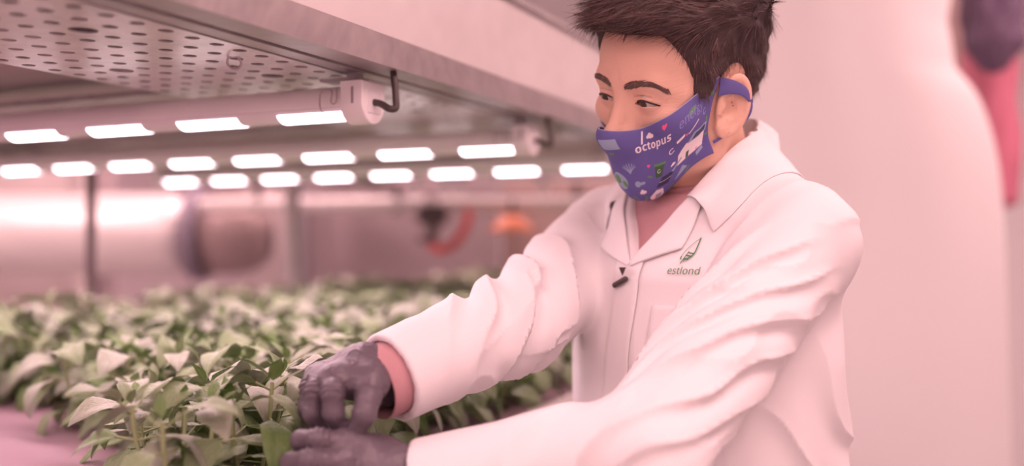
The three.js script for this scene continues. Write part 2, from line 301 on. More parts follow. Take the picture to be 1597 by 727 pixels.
// ------------------------------------------------------------------ behind the rack
{
  // round duct with strap flange and dark fan section, across the view
  const d = 3.9, a = P(-260, 368, d), b = P(292, 366, d), q = new THREE.Quaternion().setFromUnitVectors(V(0, 1, 0), RT);
  const duct = thing('ventilation_duct', 'fat pale round ventilation duct with dark fan section, blurred at left', 'duct', [b.x, b.y, b.z], YAW);
  // local x points right across the view
  const L = a.distanceTo(b), R = 0.168, prof = [[0.001, 0.03], [R * 0.55, 0.028], [R * 0.86, 0.0], [R, -0.06], [R * 1.01, -0.3], [R * 0.99, -0.6], [R * 1.02, -0.9], [R, -L]].map((p) => new THREE.Vector2(p[0], p[1]));
  part('duct_body', new THREE.LatheGeometry(prof, 48).rotateZ(-Math.PI / 2), M.foil, duct);
  part('flange', new THREE.CylinderGeometry(0.19, 0.19, 0.05, 40).rotateZ(Math.PI / 2).translate(0.055, 0, 0), M.strap, duct);
  part('fan_housing', new THREE.LatheGeometry([[0.02, 0], [0.165, 0], [0.168, 0.12], [0.15, 0.2], [0.1, 0.255], [0.02, 0.262]].map((p) => new THREE.Vector2(...p)), 40).rotateZ(-Math.PI / 2).translate(0.085, 0.0, 0), M.fan, duct);
  for (const x of [0.055, -1.0]) part('hanger', box(x, 0.77, 0, 0.03, 1.17, 0.01), M.strap, duct);
  // upright strip of the frame behind
  const far = (px0, px1, py0, py1, dd, th, name, mat, label, cat, base0 = false) => {
    const c = P((px0 + px1) / 2, (py0 + py1) / 2, dd), w = (px1 - px0) / FOC * dd, top = EYE + (HOR - py0) / FOC * dd, bot = base0 ? 0 : EYE + (HOR - py1) / FOC * dd;
    const m = single(name, new RoundedBoxGeometry(w, top - bot, th, 2, Math.min(0.01, th / 3, w / 3)).translate(0, (top - bot) / 2, 0), mat, label, cat); m.position.set(c.x, bot, c.z); m.rotation.y = YAW; return m;
  };
  far(142, 176, 200, 600, 4.3, 0.1, 'cabinet', M.mauve, 'narrow brown upright unit behind the duct at left', 'cabinet', true);
  far(-40, 124, 180, 600, 4.45, 0.2, 'wall_board', M.pale, 'wide pale board standing behind the duct at far left', 'board', true);
  far(392, 452, 300, 600, 4.35, 0.25, 'storage_unit', M.pale, 'pale upright unit right of the dark fan', 'cabinet', true);
  far(456, 476, 280, 600, 4.0, 0.2, 'storage_unit', M.grey, 'thin grey upright unit beside the pale one', 'cabinet', true);
  far(482, 506, 290, 600, 4.1, 0.2, 'storage_unit', M.mauve, 'thin mauve upright unit left of the dark back panel', 'cabinet', true);
  far(512, 780, 285, 600, 4.5, 0.3, 'storage_unit', M.mauve, 'wide dark mauve cabinet behind the hanging red hose', 'cabinet', true);
  far(784, 960, 285, 600, 4.6, 0.3, 'storage_unit', M.tan, 'brownish cabinet behind the orange lamp and the sleeve', 'cabinet', true);
  far(440, 1000, 262, 276, 4.2, 0.12, 'cable_tray', M.grey, 'grey horizontal cable tray seen just below the lamps', 'cable tray');
  const pipe = thing('water_pipe', 'pale horizontal water pipe running below the lamps at the back', 'pipe', [0, 0, 0]);
  part('pipe', rod(P(312, 320, 3.55), P(985, 316, 3.55), 0.025, 0.025, 16), M.plastic, pipe);
  for (const x of [402, 618, 900]) part('bracket', rod(P(x, 332, 3.55), P(x, 285, 3.55), 0.014, 0.014, 10), M.cable, pipe);
  const vp = P(675, 335, 3.5), valve = thing('pipe_valve', 'dark valve block hanging under the pale pipe', 'valve', [vp.x, vp.y, vp.z], YAW);
  part('valve_body', [new RoundedBoxGeometry(0.11, 0.075, 0.08, 3, 0.012)], M.darkSteel, valve);
  part('nozzle', [new THREE.CylinderGeometry(0.022, 0.017, 0.07, 16).translate(0.0, -0.07, 0), new THREE.CylinderGeometry(0.012, 0.012, 0.05, 12).rotateZ(1.2).translate(-0.03, -0.095, 0)], M.darkSteel, valve);
  part('coupling', new THREE.CylinderGeometry(0.03, 0.03, 0.03, 16).translate(0, 0.047, 0), M.plastic, valve);
  single('red_hose', tube([P(672, 384, 3.5), P(690, 390, 3.47), P(708, 381, 3.47), P(722, 362, 3.5), P(730, 340, 3.52), P(731, 325, 3.55)], 0.016, 40, 12), M.hose, 'short curved red hose hanging from the pale pipe', 'hose');
  const op = P(799, 352, 3.5), ol = thing('orange_lamp', 'orange dish-shaped lamp shade hanging below the pale pipe', 'lamp', [op.x, op.y, op.z]);
  part('shade', new THREE.LatheGeometry([[0.083, -0.022], [0.085, -0.012], [0.06, 0.012], [0.035, 0.034], [0.0, 0.038], [0.0, 0.032], [0.03, 0.028], [0.078, -0.018], [0.083, -0.022]].map((p) => new THREE.Vector2(...p)), 36), M.orange, ol);
  part('cord', rod(V(0, 0.035, 0), V(0, 0.095, 0), 0.008), M.cable, ol);
  const bulbs = [[563, 298], [647, 297], [694, 296], [716, 297], [846, 294]];
  bulbs.forEach(([x, y], i) => { const p = P(x, y, 4.2), t = thing('reflector_lamp', ['small pale pink lamp under the cable tray, leftmost of the row', 'small pale pink lamp above the valve block', 'small pale pink lamp between valve block and red hose', 'small pale pink lamp above the red hose', 'small pale pink lamp above the orange shade'][i], 'lamp', [p.x, p.y, p.z], 0, 'small lamps below the cable tray'); part('globe', new THREE.SphereGeometry(0.026, 16, 12).scale(1, 0.9, 1), M.lens, t); part('holder', new THREE.CylinderGeometry(0.012, 0.02, 0.05, 12).translate(0, 0.045, 0), M.grey, t); });
}

// ------------------------------------------------------------------ white sheet at the right and what hangs beyond it
{
  const D = 2.35, edge = [[1508, -160], [1500, -20], [1493, 25], [1498, 50], [1502, 75], [1505, 98], [1520, 115], [1536, 135], [1549, 160], [1561, 195], [1572, 240], [1580, 300], [1585, 380], [1588, 500], [1592, 640], [1596, 800], [1600, 1200]];
  const nu = 60, pos = [], uv = [], idx = [], ev = edge.map(([x, y]) => V(x, y, 0)), ec = new THREE.CatmullRomCurve3(ev, false, 'centripetal');
  const nv = 80;
  for (let j = 0; j <= nv; j++) {
    const e = ec.getPointAt(j / nv);
    for (let i = 0; i <= nu; i++) {
      const s = i / nu, px = 1082 + (e.x - 1082) * s, wave = 0.0015 * Math.sin(s * 22 + 0.3 * Math.sin(j * 0.1)) + 0.01 * Math.sin(s * 4 + 1), p = P(px, e.y, D).addScaledVector(FW, wave + 0.06 * Math.pow(s, 8));
      pos.push(p.x, Math.max(0.01, p.y), p.z); uv.push(s * 1.2, j / nv * 2);
    }
  }
  for (let j = 0; j < nv; j++) for (let i = 0; i < nu; i++) { const q = j * (nu + 1) + i; idx.push(q, q + nu + 1, q + 1, q + 1, q + nu + 1, q + nu + 2); }
  const g = new THREE.BufferGeometry(); g.setAttribute('position', new THREE.Float32BufferAttribute(pos, 3)); g.setAttribute('uv', new THREE.Float32BufferAttribute(uv, 2)); g.setIndex(idx); g.computeVertexNormals();
  M.curtain.side = THREE.DoubleSide;
  const t = thing('sheet_curtain', 'smooth white sheet curtain hanging behind the man, curved right edge', 'curtain');
  part('sheet', g, M.curtain, t);
  const a = P(1080, -165, D), b = P(1760, -165, D); part('rail', rod(a, b, 0.014), M.steelMatt, t);
  for (const p of [a, b]) part('rail_hanger', rod(p, V(p.x, CEIL, p.z), 0.006), M.steelMatt, t);
  // hanging clothes on a rail further back
  const rp = (x, y) => P(x, y, 2.75);
  const r2 = thing('clothes_rail', 'steel clothes rail at the far right edge above the hanging garments', 'rail');
  part('bar', rod(rp(1440, -110), rp(1830, -110), 0.012), M.steelMatt, r2);
  for (const x of [1445, 1825]) { const p = rp(x, -110); part('upright', rod(p, V(p.x, 0, p.z), 0.012), M.steelMatt, r2); }
  const cloth = (name, mat, label, cx, y0, y1, w, bot, dz, seed) => {   // a hanging garment: a folded, closed bag of cloth
    const ps = [], id = [], nr = 26, na = 40, top = rp(cx, y0), len = (y1 - y0) / FOC * 2.75;
    for (let i = 0; i <= nr; i++) for (let k = 0; k < na; k++) {
      const v = i / nr, an = k / na * 6.283, sh = Math.min(1, 0.35 + v * 3.2) * (1 - (i === nr ? 1 : 0)) * (v > 0.75 ? 1 - (v - 0.75) * (1 - bot) * 4 : 1);
      const fold = 1 + 0.16 * noise(Math.cos(an) * 1.6 + seed, Math.sin(an) * 1.6, v * 2.5) + 0.07 * Math.sin(an * 5 + v * 4);
      const p = top.clone().addScaledVector(RT, Math.cos(an) * w * sh * fold).addScaledVector(FW, Math.sin(an) * 0.07 * sh * fold + dz); p.y -= v * len; ps.push(p.x, p.y, p.z);
    }
    for (let i = 0; i < nr; i++) for (let k = 0; k < na; k++) { const q = i * na + k, n = i * na + (k + 1) % na; id.push(q, n, q + na, n, n + na, q + na); }
    const gg = new THREE.BufferGeometry(); gg.setAttribute('position', new THREE.Float32BufferAttribute(ps, 3)); gg.setIndex(id); gg.computeVertexNormals();
    const o = thing(name, label, 'clothing'); part('cloth', gg, mat, o); const hk = rp(cx, y0 + 6); part('hanger', tube([hk, hk.clone().add(V(0, 0.04, 0)), V(hk.x, rp(cx, -110).y + 0.012, hk.z)], 0.004, 10, 6), M.wire, o);
    mat.side = THREE.DoubleSide; return o;
  };
  cloth('dark_jacket', M.navy, 'blurred dark purple cloth bundle by the sheet at the upper right', 1537, -70, 120, 0.082, 0.3, -0.05, 1);
  cloth('pink_garment', M.pink, 'blurred bright pink garment at the right edge of the picture', 1590, -30, 330, 0.075, 0.8, 0.16, 2);
  cloth('brown_garment', M.tan, 'blurred brown garment hanging behind the pink one', 1590, -70, 760, 0.14, 0.9, 0.42, 3);
}

// ------------------------------------------------------------------ solids from distance fields (for the man and his clothes)
const clamp = (x, a, b) => x < a ? a : x > b ? b : x;
const smin = (a, b, k) => { const h = Math.max(k - Math.abs(a - b), 0) / k; return Math.min(a, b) - h * h * k * 0.25; };
const smax = (a, b, k) => -smin(-a, -b, k);
const ss = (a, b, x) => { const t = clamp((x - a) / (b - a), 0, 1); return t * t * (3 - 2 * t); };
function cap(x, y, z, a, b, ra, rb) {
  const dx = b[0] - a[0], dy = b[1] - a[1], dz = b[2] - a[2], px = x - a[0], py = y - a[1], pz = z - a[2];
  const t = clamp((px * dx + py * dy + pz * dz) / (dx * dx + dy * dy + dz * dz), 0, 1);
  return Math.hypot(px - dx * t, py - dy * t, pz - dz * t) - (ra + (rb - ra) * t);
}
function ell(x, y, z, c, r) {
  const px = x - c[0], py = y - c[1], pz = z - c[2], k0 = Math.hypot(px / r[0], py / r[1], pz / r[2]), k1 = Math.hypot(px / (r[0] * r[0]), py / (r[1] * r[1]), pz / (r[2] * r[2]));
  return k1 < 1e-6 ? -Math.min(...r) : k0 * (k0 - 1) / k1;
}
function grad(f, x, y, z, e) {
  const gx = f(x + e, y, z) - f(x - e, y, z), gy = f(x, y + e, z) - f(x, y - e, z), gz = f(x, y, z + e) - f(x, y, z - e), l = Math.hypot(gx, gy, gz) || 1; return [gx / l, gy / l, gz / l];
}
// surface nets over the cells near the surface
function solid(f, lo, hi, c, uvScale = 4) {
  const n = [0, 1, 2].map((k) => Math.ceil((hi[k] - lo[k]) / c) + 1), [nx, ny, nz] = n, B = 6, val = new Float32Array(nx * ny * nz).fill(NaN), vid = new Int32Array(nx * ny * nz).fill(-1);
  const id = (i, j, k) => (k * ny + j) * nx + i, at = (i, j, k) => { const q = id(i, j, k); let v = val[q]; if (v !== v) v = val[q] = f(lo[0] + i * c, lo[1] + j * c, lo[2] + k * c); return v; };
  const pos = [], cells = [], reach = B * c * 0.87 * 1.9 + c;
  for (let bk = 0; bk < nz - 1; bk += B) for (let bj = 0; bj < ny - 1; bj += B) for (let bi = 0; bi < nx - 1; bi += B) {
    if (Math.abs(f(lo[0] + (bi + B / 2) * c, lo[1] + (bj + B / 2) * c, lo[2] + (bk + B / 2) * c)) > reach) continue;
    for (let k = bk; k < Math.min(bk + B, nz - 1); k++) for (let j = bj; j < Math.min(bj + B, ny - 1); j++) for (let i = bi; i < Math.min(bi + B, nx - 1); i++) {
      const v = [at(i, j, k), at(i + 1, j, k), at(i, j + 1, k), at(i + 1, j + 1, k), at(i, j, k + 1), at(i + 1, j, k + 1), at(i, j + 1, k + 1), at(i + 1, j + 1, k + 1)];
      let m = 0; for (let q = 0; q < 8; q++) if (v[q] < 0) m |= 1 << q;
      if (m === 0 || m === 255) continue;
      let sx = 0, sy = 0, sz = 0, cnt = 0;
      for (let q = 0; q < 8; q++) for (const b of [1, 2, 4]) if (!(q & b) && (v[q] < 0) !== (v[q | b] < 0)) { const t = v[q] / (v[q] - v[q | b]); sx += (q & 1) + (b === 1 ? t : 0); sy += ((q >> 1) & 1) + (b === 2 ? t : 0); sz += ((q >> 2) & 1) + (b === 4 ? t : 0); cnt++; }
      vid[id(i, j, k)] = pos.length / 3; cells.push(i, j, k); pos.push(lo[0] + (i + sx / cnt) * c, lo[1] + (j + sy / cnt) * c, lo[2] + (k + sz / cnt) * c);
    }
  }
  const idx = [];
  const quad = (a, b, d, e, flip) => { if (a < 0 || b < 0 || d < 0 || e < 0) return; if (flip) idx.push(a, d, b, a, e, d); else idx.push(a, b, d, a, d, e); };
  for (let q = 0; q < cells.length; q += 3) {
    const i = cells[q], j = cells[q + 1], k = cells[q + 2], s = at(i, j, k) < 0;
    if (j && k && s !== (at(i + 1, j, k) < 0)) quad(vid[id(i, j - 1, k - 1)], vid[id(i, j, k - 1)], vid[id(i, j, k)], vid[id(i, j - 1, k)], !s);
    if (i && k && s !== (at(i, j + 1, k) < 0)) quad(vid[id(i - 1, j, k - 1)], vid[id(i - 1, j, k)], vid[id(i, j, k)], vid[id(i, j, k - 1)], !s);
    if (i && j && s !== (at(i, j, k + 1) < 0)) quad(vid[id(i - 1, j - 1, k)], vid[id(i, j - 1, k)], vid[id(i, j, k)], vid[id(i - 1, j, k)], !s);
  }
  const nor = new Float32Array(pos.length), uv = new Float32Array(pos.length / 3 * 2);
  for (let q = 0; q < pos.length; q += 3) {
    const g = grad(f, pos[q], pos[q + 1], pos[q + 2], c * 0.5), d = clamp(f(pos[q], pos[q + 1], pos[q + 2]), -c * 0.5, c * 0.5);
    for (let e = 0; e < 3; e++) { pos[q + e] -= g[e] * d; nor[q + e] = g[e]; }
    uv[q / 3 * 2] = (pos[q] + 0.6 * pos[q + 2]) * uvScale; uv[q / 3 * 2 + 1] = (pos[q + 1] + 0.35 * pos[q + 2]) * uvScale;
  }
  const g = new THREE.BufferGeometry(); g.setAttribute('position', new THREE.Float32BufferAttribute(pos, 3)); g.setAttribute('normal', new THREE.BufferAttribute(nor, 3)); g.setAttribute('uv', new THREE.BufferAttribute(uv, 2)); g.setIndex(idx); return g;
}
// loft a grid of points (rows of equal length) into a sheet with thickness th along its normals
function sheet(rows, th, uvf) {
  const nr = rows.length, nc = rows[0].length, g = new THREE.BufferGeometry(), pos = [], uv = [], idx = [];
  for (let i = 0; i < nr; i++) for (let j = 0; j < nc; j++) { const p = rows[i][j]; pos.push(p[0], p[1], p[2]); const w = uvf ? uvf(i / (nr - 1), j / (nc - 1)) : [j / (nc - 1), i / (nr - 1)]; uv.push(w[0], w[1]); }
  for (let i = 0; i < nr - 1; i++) for (let j = 0; j < nc - 1; j++) { const q = i * nc + j; idx.push(q, q + nc, q + 1, q + 1, q + nc, q + nc + 1); }
  g.setAttribute('position', new THREE.Float32BufferAttribute(pos, 3)); g.setIndex(idx); g.computeVertexNormals();
  if (th) {
    const n0 = g.attributes.normal.array, N = nr * nc;
    for (let q = 0; q < N; q++) { pos.push(pos[q * 3] - n0[q * 3] * th, pos[q * 3 + 1] - n0[q * 3 + 1] * th, pos[q * 3 + 2] - n0[q * 3 + 2] * th); uv.push(uv[q * 2], uv[q * 2 + 1]); }
    for (let q = 0, e = idx.length; q < e; q += 3) idx.push(idx[q] + N, idx[q + 2] + N, idx[q + 1] + N);
    const rim = []; for (let j = 0; j < nc; j++) rim.push(j); for (let i = 1; i < nr; i++) rim.push(i * nc + nc - 1); for (let j = nc - 2; j >= 0; j--) rim.push((nr - 1) * nc + j); for (let i = nr - 2; i >= 0; i--) rim.push(i * nc);
    for (let q = 0; q < rim.length - 1; q++) { const a = rim[q], b = rim[q + 1]; idx.push(a, b, a + N, b, b + N, a + N); }
    g.setAttribute('position', new THREE.Float32BufferAttribute(pos, 3)); g.setIndex(idx); g.computeVertexNormals();
  }
  g.setAttribute('uv', new THREE.Float32BufferAttribute(uv, 2)); return g;
}

// ------------------------------------------------------------------ the man. Body axes: x to his left, y up, z the way his chest faces; origin on the floor
const BASE = V(0, 0, 0).addScaledVector(RT, 0.235).addScaledVector(FW, 1.15), FACE = V(0, 0, 0).addScaledVector(RT, -0.8).addScaledVector(FW, -0.6), TURN = Math.atan2(FACE.x, FACE.z);
const man = thing('person', 'man in a white lab coat, patterned face mask and dark gloves tending plants', 'person', [BASE.x, 0, BASE.z], TURN);
const toB = (p) => { const q = p.clone().sub(BASE).applyAxisAngle(V(0, 1, 0), -TURN); return [q.x, q.y, q.z]; };
const J = (px, py, d) => toB(P(px, py, d));
const MM = {
  skin: phy(lin(0.80, 0.50, 0.385), 0.52, { bumpMap: grainTex, bumpScale: 0.0003, specularIntensity: 0.5 }),
  coat: phy(lin(0.82, 0.79, 0.80), 0.8, { bumpMap: weaveTex, bumpScale: 0.00008, sheen: 0.3, sheenRoughness: 0.6 }),
  shirt: std(lin(0.50, 0.27, 0.29), 0.85, 0, { bumpMap: weaveTex, bumpScale: 0.0004 }),
  glove: phy(lin(0.125, 0.10, 0.122), 0.40, { bumpMap: grainTex, bumpScale: 0.0003 }),
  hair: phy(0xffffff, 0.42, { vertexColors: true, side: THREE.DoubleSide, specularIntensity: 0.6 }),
  scalp: std(lin(0.050, 0.030, 0.030), 0.75),
  trousers: std(lin(0.06, 0.06, 0.08), 0.9),
  shoe: std(lin(0.05, 0.05, 0.05), 0.6),
  eye: phy(lin(0.62, 0.55, 0.52), 0.2), iris: phy(lin(0.05, 0.03, 0.025), 0.15),
  lash: std(lin(0.05, 0.03, 0.03), 0.8, 0, { side: THREE.DoubleSide }), black: std(lin(0.07, 0.045, 0.05), 0.5),
};

// ---- lab coat
const SL = J(1250, 374, 1.02), EL = J(1010, 700, 0.86), WL = J(655, 762, 0.885);          // his left arm: shoulder, elbow, sleeve end
const SR = J(948, 362, 1.294), ER = J(812, 497, 1.06), WR = J(606, 590, 0.935);          // his right arm
const prof = [[0.55, 0.205, 0.18, 0.0], [0.80, 0.190, 0.165, 0.0], [0.98, 0.178, 0.155, 0.0], [1.12, 0.174, 0.152, 0.0], [1.26, 0.176, 0.148, 0.0], [1.35, 0.168, 0.132, 0.0], [1.42, 0.135, 0.100, 0.0], [1.475, 0.082, 0.075, 0.005], [1.52, 0.066, 0.066, 0.01]];
function torso(x, y, z) {
  let i = 0; while (i < prof.length - 2 && y > prof[i + 1][0]) i++;
  const p0 = prof[i], p1 = prof[i + 1], t = ss(0, 1, clamp((y - p0[0]) / (p1[0] - p0[0]), 0, 1)), tt = 0.5 * t + 0.5 * clamp((y - p0[0]) / (p1[0] - p0[0]), 0, 1);
  const a = p0[1] + (p1[1] - p0[1]) * tt, b = p0[2] + (p1[2] - p0[2]) * tt, w = p0[3] + (p1[3] - p0[3]) * tt, q = Math.hypot(x / a, (z - w) / b);
  const d = (q - 1) * Math.min(a, b) * (q < 1 ? 1 : 0.9), cy = Math.max(prof[0][0] - y, y - prof[prof.length - 1][0]);
  return cy > 0 ? (d > 0 ? Math.hypot(d, cy) : Math.max(d, cy)) : d;
}
// folds along a sleeve: t along, angle about it
function frame(a, b) { const d = V(...b).sub(V(...a)), L = d.length(); d.divideScalar(L); const s = V(0, 1, 0).addScaledVector(d, -d.y).normalize(), n = d.clone().cross(s); return { a, d, s, n, L }; }
const FLU = frame(SL, EL), FLF = frame(EL, WL), FRU = frame(SR, ER), FRF = frame(ER, WR);
function along(F, x, y, z) { const px = x - F.a[0], py = y - F.a[1], pz = z - F.a[2], t = px * F.d.x + py * F.d.y + pz * F.d.z, u = px * F.s.x + py * F.s.y + pz * F.s.z, v = px * F.n.x + py * F.n.y + pz * F.n.z; return [t, Math.atan2(v, u), Math.hypot(u, v)]; }
const ridge = (x) => { const s = Math.sin(x), q = 1 - Math.abs(Math.sin(x * 0.5)); return 0.45 * s + 0.9 * q * q - 0.25; };
function sleeve(x, y, z, Fu, Ff, ru, re, rw, kind) {
  const [tu, au] = along(Fu, x, y, z), [tf, af] = along(Ff, x, y, z);
  const u = clamp(tu / Fu.L, 0, 1), f = clamp(tf / Ff.L, 0, 1);
  let du = 0, df = 0;
  const w1 = 1.3 * noise(x * 7, y * 7, z * 7), w2 = 0.8 * noise(x * 11 + 9, y * 11, z * 11);
  const m1 = 0.5 + 0.5 * noise(x * 6 + 3, y * 6, z * 6);
  if (kind === 'left') {
    du = 0.0075 * ss(0.05, 0.35, u) * (0.35 + 0.9 * m1) * ridge(9 * au - 88 * tu + 1.6 * w1) + 0.003 * ridge(5 * au - 40 * tu + w2 * 3);
    df = 0.0085 * (1 - ss(0.25, 0.85, f)) * (0.3 + m1) * ridge(f * 15 + 2 * af + w1 * 1.6) + 0.002 * w2 * (1 - ss(0.5, 0.85, f));
  } else {
    du = 0.012 * ss(0.2, 0.75, u) * (0.4 + 0.9 * m1) * ridge(4 * au + u * 21 + w1 * 1.4) + 0.003 * w2;
    df = 0.012 * (1 - ss(0.15, 0.88, f)) * (0.4 + 0.9 * m1) * ridge(4 * af + f * 22 + w1 * 1.4 + 1.0) + 0.0025 * (1 - ss(0.5, 0.85, f)) * ridge(2 * af + f * 8 + w2 * 3);
  }
  const a = cap(x, y, z, Fu.a, Ff.a, ru, re) - du, e = [Ff.a[0] + Ff.d.x * Ff.L, Ff.a[1] + Ff.d.y * Ff.L, Ff.a[2] + Ff.d.z * Ff.L];
  const bl = cap(x, y, z, Ff.a, [e[0] + Ff.d.x * 0.06, e[1] + Ff.d.y * 0.06, e[2] + Ff.d.z * 0.06], re, rw) - df;
  return smin(a, smax(bl, tf - Ff.L, 0.003), 0.015);
}
function hollow(d, x, y, z, F, r) { const [t, , q] = along(F, x, y, z); return smax(d, -Math.max(q - r, F.L - 0.035 - t), 0.002); }
function coatFull(x, y, z) {
  let t = torso(x, y, z);
  const back = ss(0.02, -0.08, z), side = ss(0.10, 0.19, x);
  t -= 0.004 * noise(x * 9, y * 4, z * 9) + 0.006 * side * ss(1.34, 1.2, y) * ridge(y * 34 - z * 60 + 3 * noise(x * 5, y * 5, z * 5)) + 0.003 * ridge(x * 26 + y * 14 + 2.2 * noise(x * 4, y * 3, z * 4)) * ss(1.36, 1.26, y) * ss(-0.02, 0.06, z);
  t = smin(t, cap(x, y, z, [0.05, 1.465, -0.01], SL, 0.042, 0.056), 0.05);
  t = smin(t, cap(x, y, z, [-0.05, 1.465, -0.01], SR, 0.042, 0.054), 0.05);
  return t;
}
function coat(x, y, z) {
  const full = coatFull(x, y, z);
  let l = sleeve(x, y, z, FLU, FLF, 0.061, 0.054, 0.0445, 'left'), r = sleeve(x, y, z, FRU, FRF, 0.060, 0.0545, 0.0435, 'right');
  l = hollow(l, x, y, z, FLF, 0.0375); r = hollow(r, x, y, z, FRF, 0.0380);
  // front opening at the neck: a V and a round hole
  const hw = (y - 1.372) * 0.62, v = Math.max(Math.abs(x - 0.004) * 0.86 - hw * 0.86, -z + 0.0), hole = Math.max(Math.hypot(x / 0.072, (z - 0.012) / 0.078) * 0.072 - 0.0665, 1.40 - y);
  let t = smax(full, -v, 0.006); t = smax(t, -hole, 0.006);
  return smin(smin(t, l, 0.012), r, 0.012);
}
const coatMesh = part('lab_coat', solid(coat, [-0.46, 0.53, -0.24], [0.36, 1.56, 0.62], 0.0042, 9), MM.coat, man);

// ---- drape helper: lift points clear of the coat
function drapeFull(p, off) { for (let k = 0; k < 4; k++) { const d = coatFull(p[0], p[1], p[2]); if (d < off) { const g = grad(coatFull, p[0], p[1], p[2], 0.004); for (let e = 0; e < 3; e++) p[e] += g[e] * (off - d); } } return p; }
function onChest(x, y, off) { let z = 0.35; for (let k = 0; k < 60; k++) { const d = coatFull(x, y, z); if (d < 0.0004) break; z -= d * 0.8; } const g = grad(coatFull, x, y, z, 0.004); return [x + g[0] * off, y + g[1] * off, z + g[2] * off]; }
const curve = (pts) => new THREE.CatmullRomCurve3(pts.map((p) => V(...p)), false, 'centripetal');
// ---- collar (one sheet each side from nape to its front point) and lapels
for (const s of [1, -1]) {
  const inner = curve([[0, 1.550, -0.068], [0.034 * s, 1.545, -0.058], [0.064 * s, 1.524, -0.018], [0.066 * s, 1.488, 0.036], [0.050 * s, 1.446, 0.082]]);
  const outer = curve([[0, 1.475, -0.108], [0.062 * s, 1.474, -0.092], [0.112 * s, 1.458, -0.03], [0.116 * s, 1.437, 0.03], [0.094 * s, 1.408, 0.092]]);
  const rows = [], nr = 12, nc = 36;
  for (let i = 0; i <= nr; i++) { const row = [], v = i / nr; for (let j = 0; j <= nc; j++) { const u = j / nc, a = inner.getPoint(u), b = outer.getPoint(u), m = a.clone().lerp(b, v); const bulge = 0.012 * Math.sin(Math.PI * Math.min(1, v * 1.15)); m.y += bulge * 0.8; const o = V(m.x, 0, m.z - 0.01).normalize(); m.addScaledVector(o, bulge * 0.6); const off = 0.0028 - 0.0024 * ss(0.6, 1, v), q = drapeFull([m.x, m.y, m.z], off), pull = ss(0.35, 0.85, v); for (let k = 0; k < 8; k++) { const dd = (coatFull(...q) - off) * pull, gg = grad(coatFull, q[0], q[1], q[2], 0.004); for (let e = 0; e < 3; e++) q[e] -= gg[e] * dd; } row.push(q); } rows.push(s > 0 ? row : row.reverse()); }
  part('collar', sheet(rows, 0.0018), MM.coat, man);
  // stand of the collar inside
  const r3 = []; for (let i = 0; i <= 5; i++) { const row = []; for (let j = 0; j <= nc; j++) { const a = inner.getPoint(j / nc), o = V(a.x, 0, a.z - 0.01).normalize(); a.y -= i / 5 * 0.055; a.addScaledVector(o, i / 5 * 0.006 - 0.002); row.push([a.x, a.y, a.z]); } r3.push(s > 0 ? row : row.reverse()); }
  part('collar_stand', sheet(r3, 0.0025), MM.coat, man);
  const rows2 = [], top = [0.052 * s + 0.002, 1.450], bot = [0.004, 1.370], corner = [0.064 * s, 1.386], notch = [0.070 * s, 1.432];
  for (let i = 0; i <= 14; i++) { const row = [], v = i / 14; for (let j = 0; j <= 12; j++) { const u = j / 12, ax = top[0] + (bot[0] - top[0]) * v, ay = top[1] + (bot[1] - top[1]) * v; let bx, by; if (v < 0.5) { bx = notch[0] + (corner[0] - notch[0]) * v * 2; by = notch[1] + (corner[1] - notch[1]) * v * 2; } else { bx = corner[0] + (bot[0] + 0.003 * s - corner[0]) * (v - 0.5) * 2; by = corner[1] + (bot[1] - 0.004 - corner[1]) * (v - 0.5) * 2; } row.push(onChest(ax + (bx - ax) * u, ay + (by - ay) * u, 0.0045 + 0.004 * Math.sin(Math.PI * u) * (1 - v))); } rows2.push(s > 0 ? row : row.reverse()); }
  part('lapel', sheet(rows2, 0.0025), MM.coat, man);
}
{ // chest pocket, front edge, print
  const grid = (x0, x1, y0, y1, off, n, m, skew = 0) => { const rows = []; for (let i = 0; i <= m; i++) { const row = []; for (let j = 0; j <= n; j++) { const y = y1 + (y0 - y1) * i / m; row.push(onChest(x0 + (x1 - x0) * j / n + skew * (y1 - y), y, off)); } rows.push(row); } return rows; };
  part('pocket', sheet(grid(0.045, 0.125, 1.235, 1.325, 0.0025, 16, 16), 0.002), MM.coat, man);
  part('placket', sheet(grid(-0.018, 0.022, 0.75, 1.372, 0.0028, 6, 60), 0.002), MM.coat, man);
  const c = document.createElement('canvas'); c.width = 512; c.height = 512; const g = c.getContext('2d');
  g.clearRect(0, 0, 512, 512); g.strokeStyle = g.fillStyle = 'rgb(72,128,92)'; g.lineCap = 'round'; g.lineJoin = 'round';
  g.lineWidth = 15; g.beginPath(); g.moveTo(312, 22); g.lineTo(312, 150); g.quadraticCurveTo(310, 240, 210, 268); g.stroke();
  g.lineWidth = 6; g.beginPath(); g.moveTo(312, 22); g.quadraticCurveTo(190, 130, 178, 230); g.stroke();
  g.lineWidth = 13; g.beginPath(); g.moveTo(178, 228); g.quadraticCurveTo(174, 244, 184, 256); g.stroke();
  g.lineWidth = 10; g.beginPath(); g.moveTo(240, 172); g.lineTo(196, 300); g.stroke();
  g.lineWidth = 13; for (const [a, b, d, e] of [[238, 184, 306, 196], [228, 216, 290, 226], [216, 248, 262, 258]]) { g.beginPath(); g.moveTo(a, b); g.lineTo(d, e); g.stroke(); }
  g.font = '108px sans-serif'; g.textAlign = 'center'; g.fillText('estlond', 256, 420);
  const t = new THREE.CanvasTexture(c); t.colorSpace = THREE.SRGBColorSpace;
  const mat = std(0xffffff, 0.8, 0, { map: t, transparent: true, polygonOffset: true, polygonOffsetFactor: -1 });
  const lx = 0.075, ly = 1.375, w = 0.050, rows = grid(lx - w / 2, lx + w / 2, ly - w / 2, ly + w / 2, 0.0012, 24, 24, 0.0);
  part('printed_logo', sheet(rows, 0, (a, b) => [b, 1 - a]), mat, man).userData.label = 'green drop and leaf print with lettering';
}

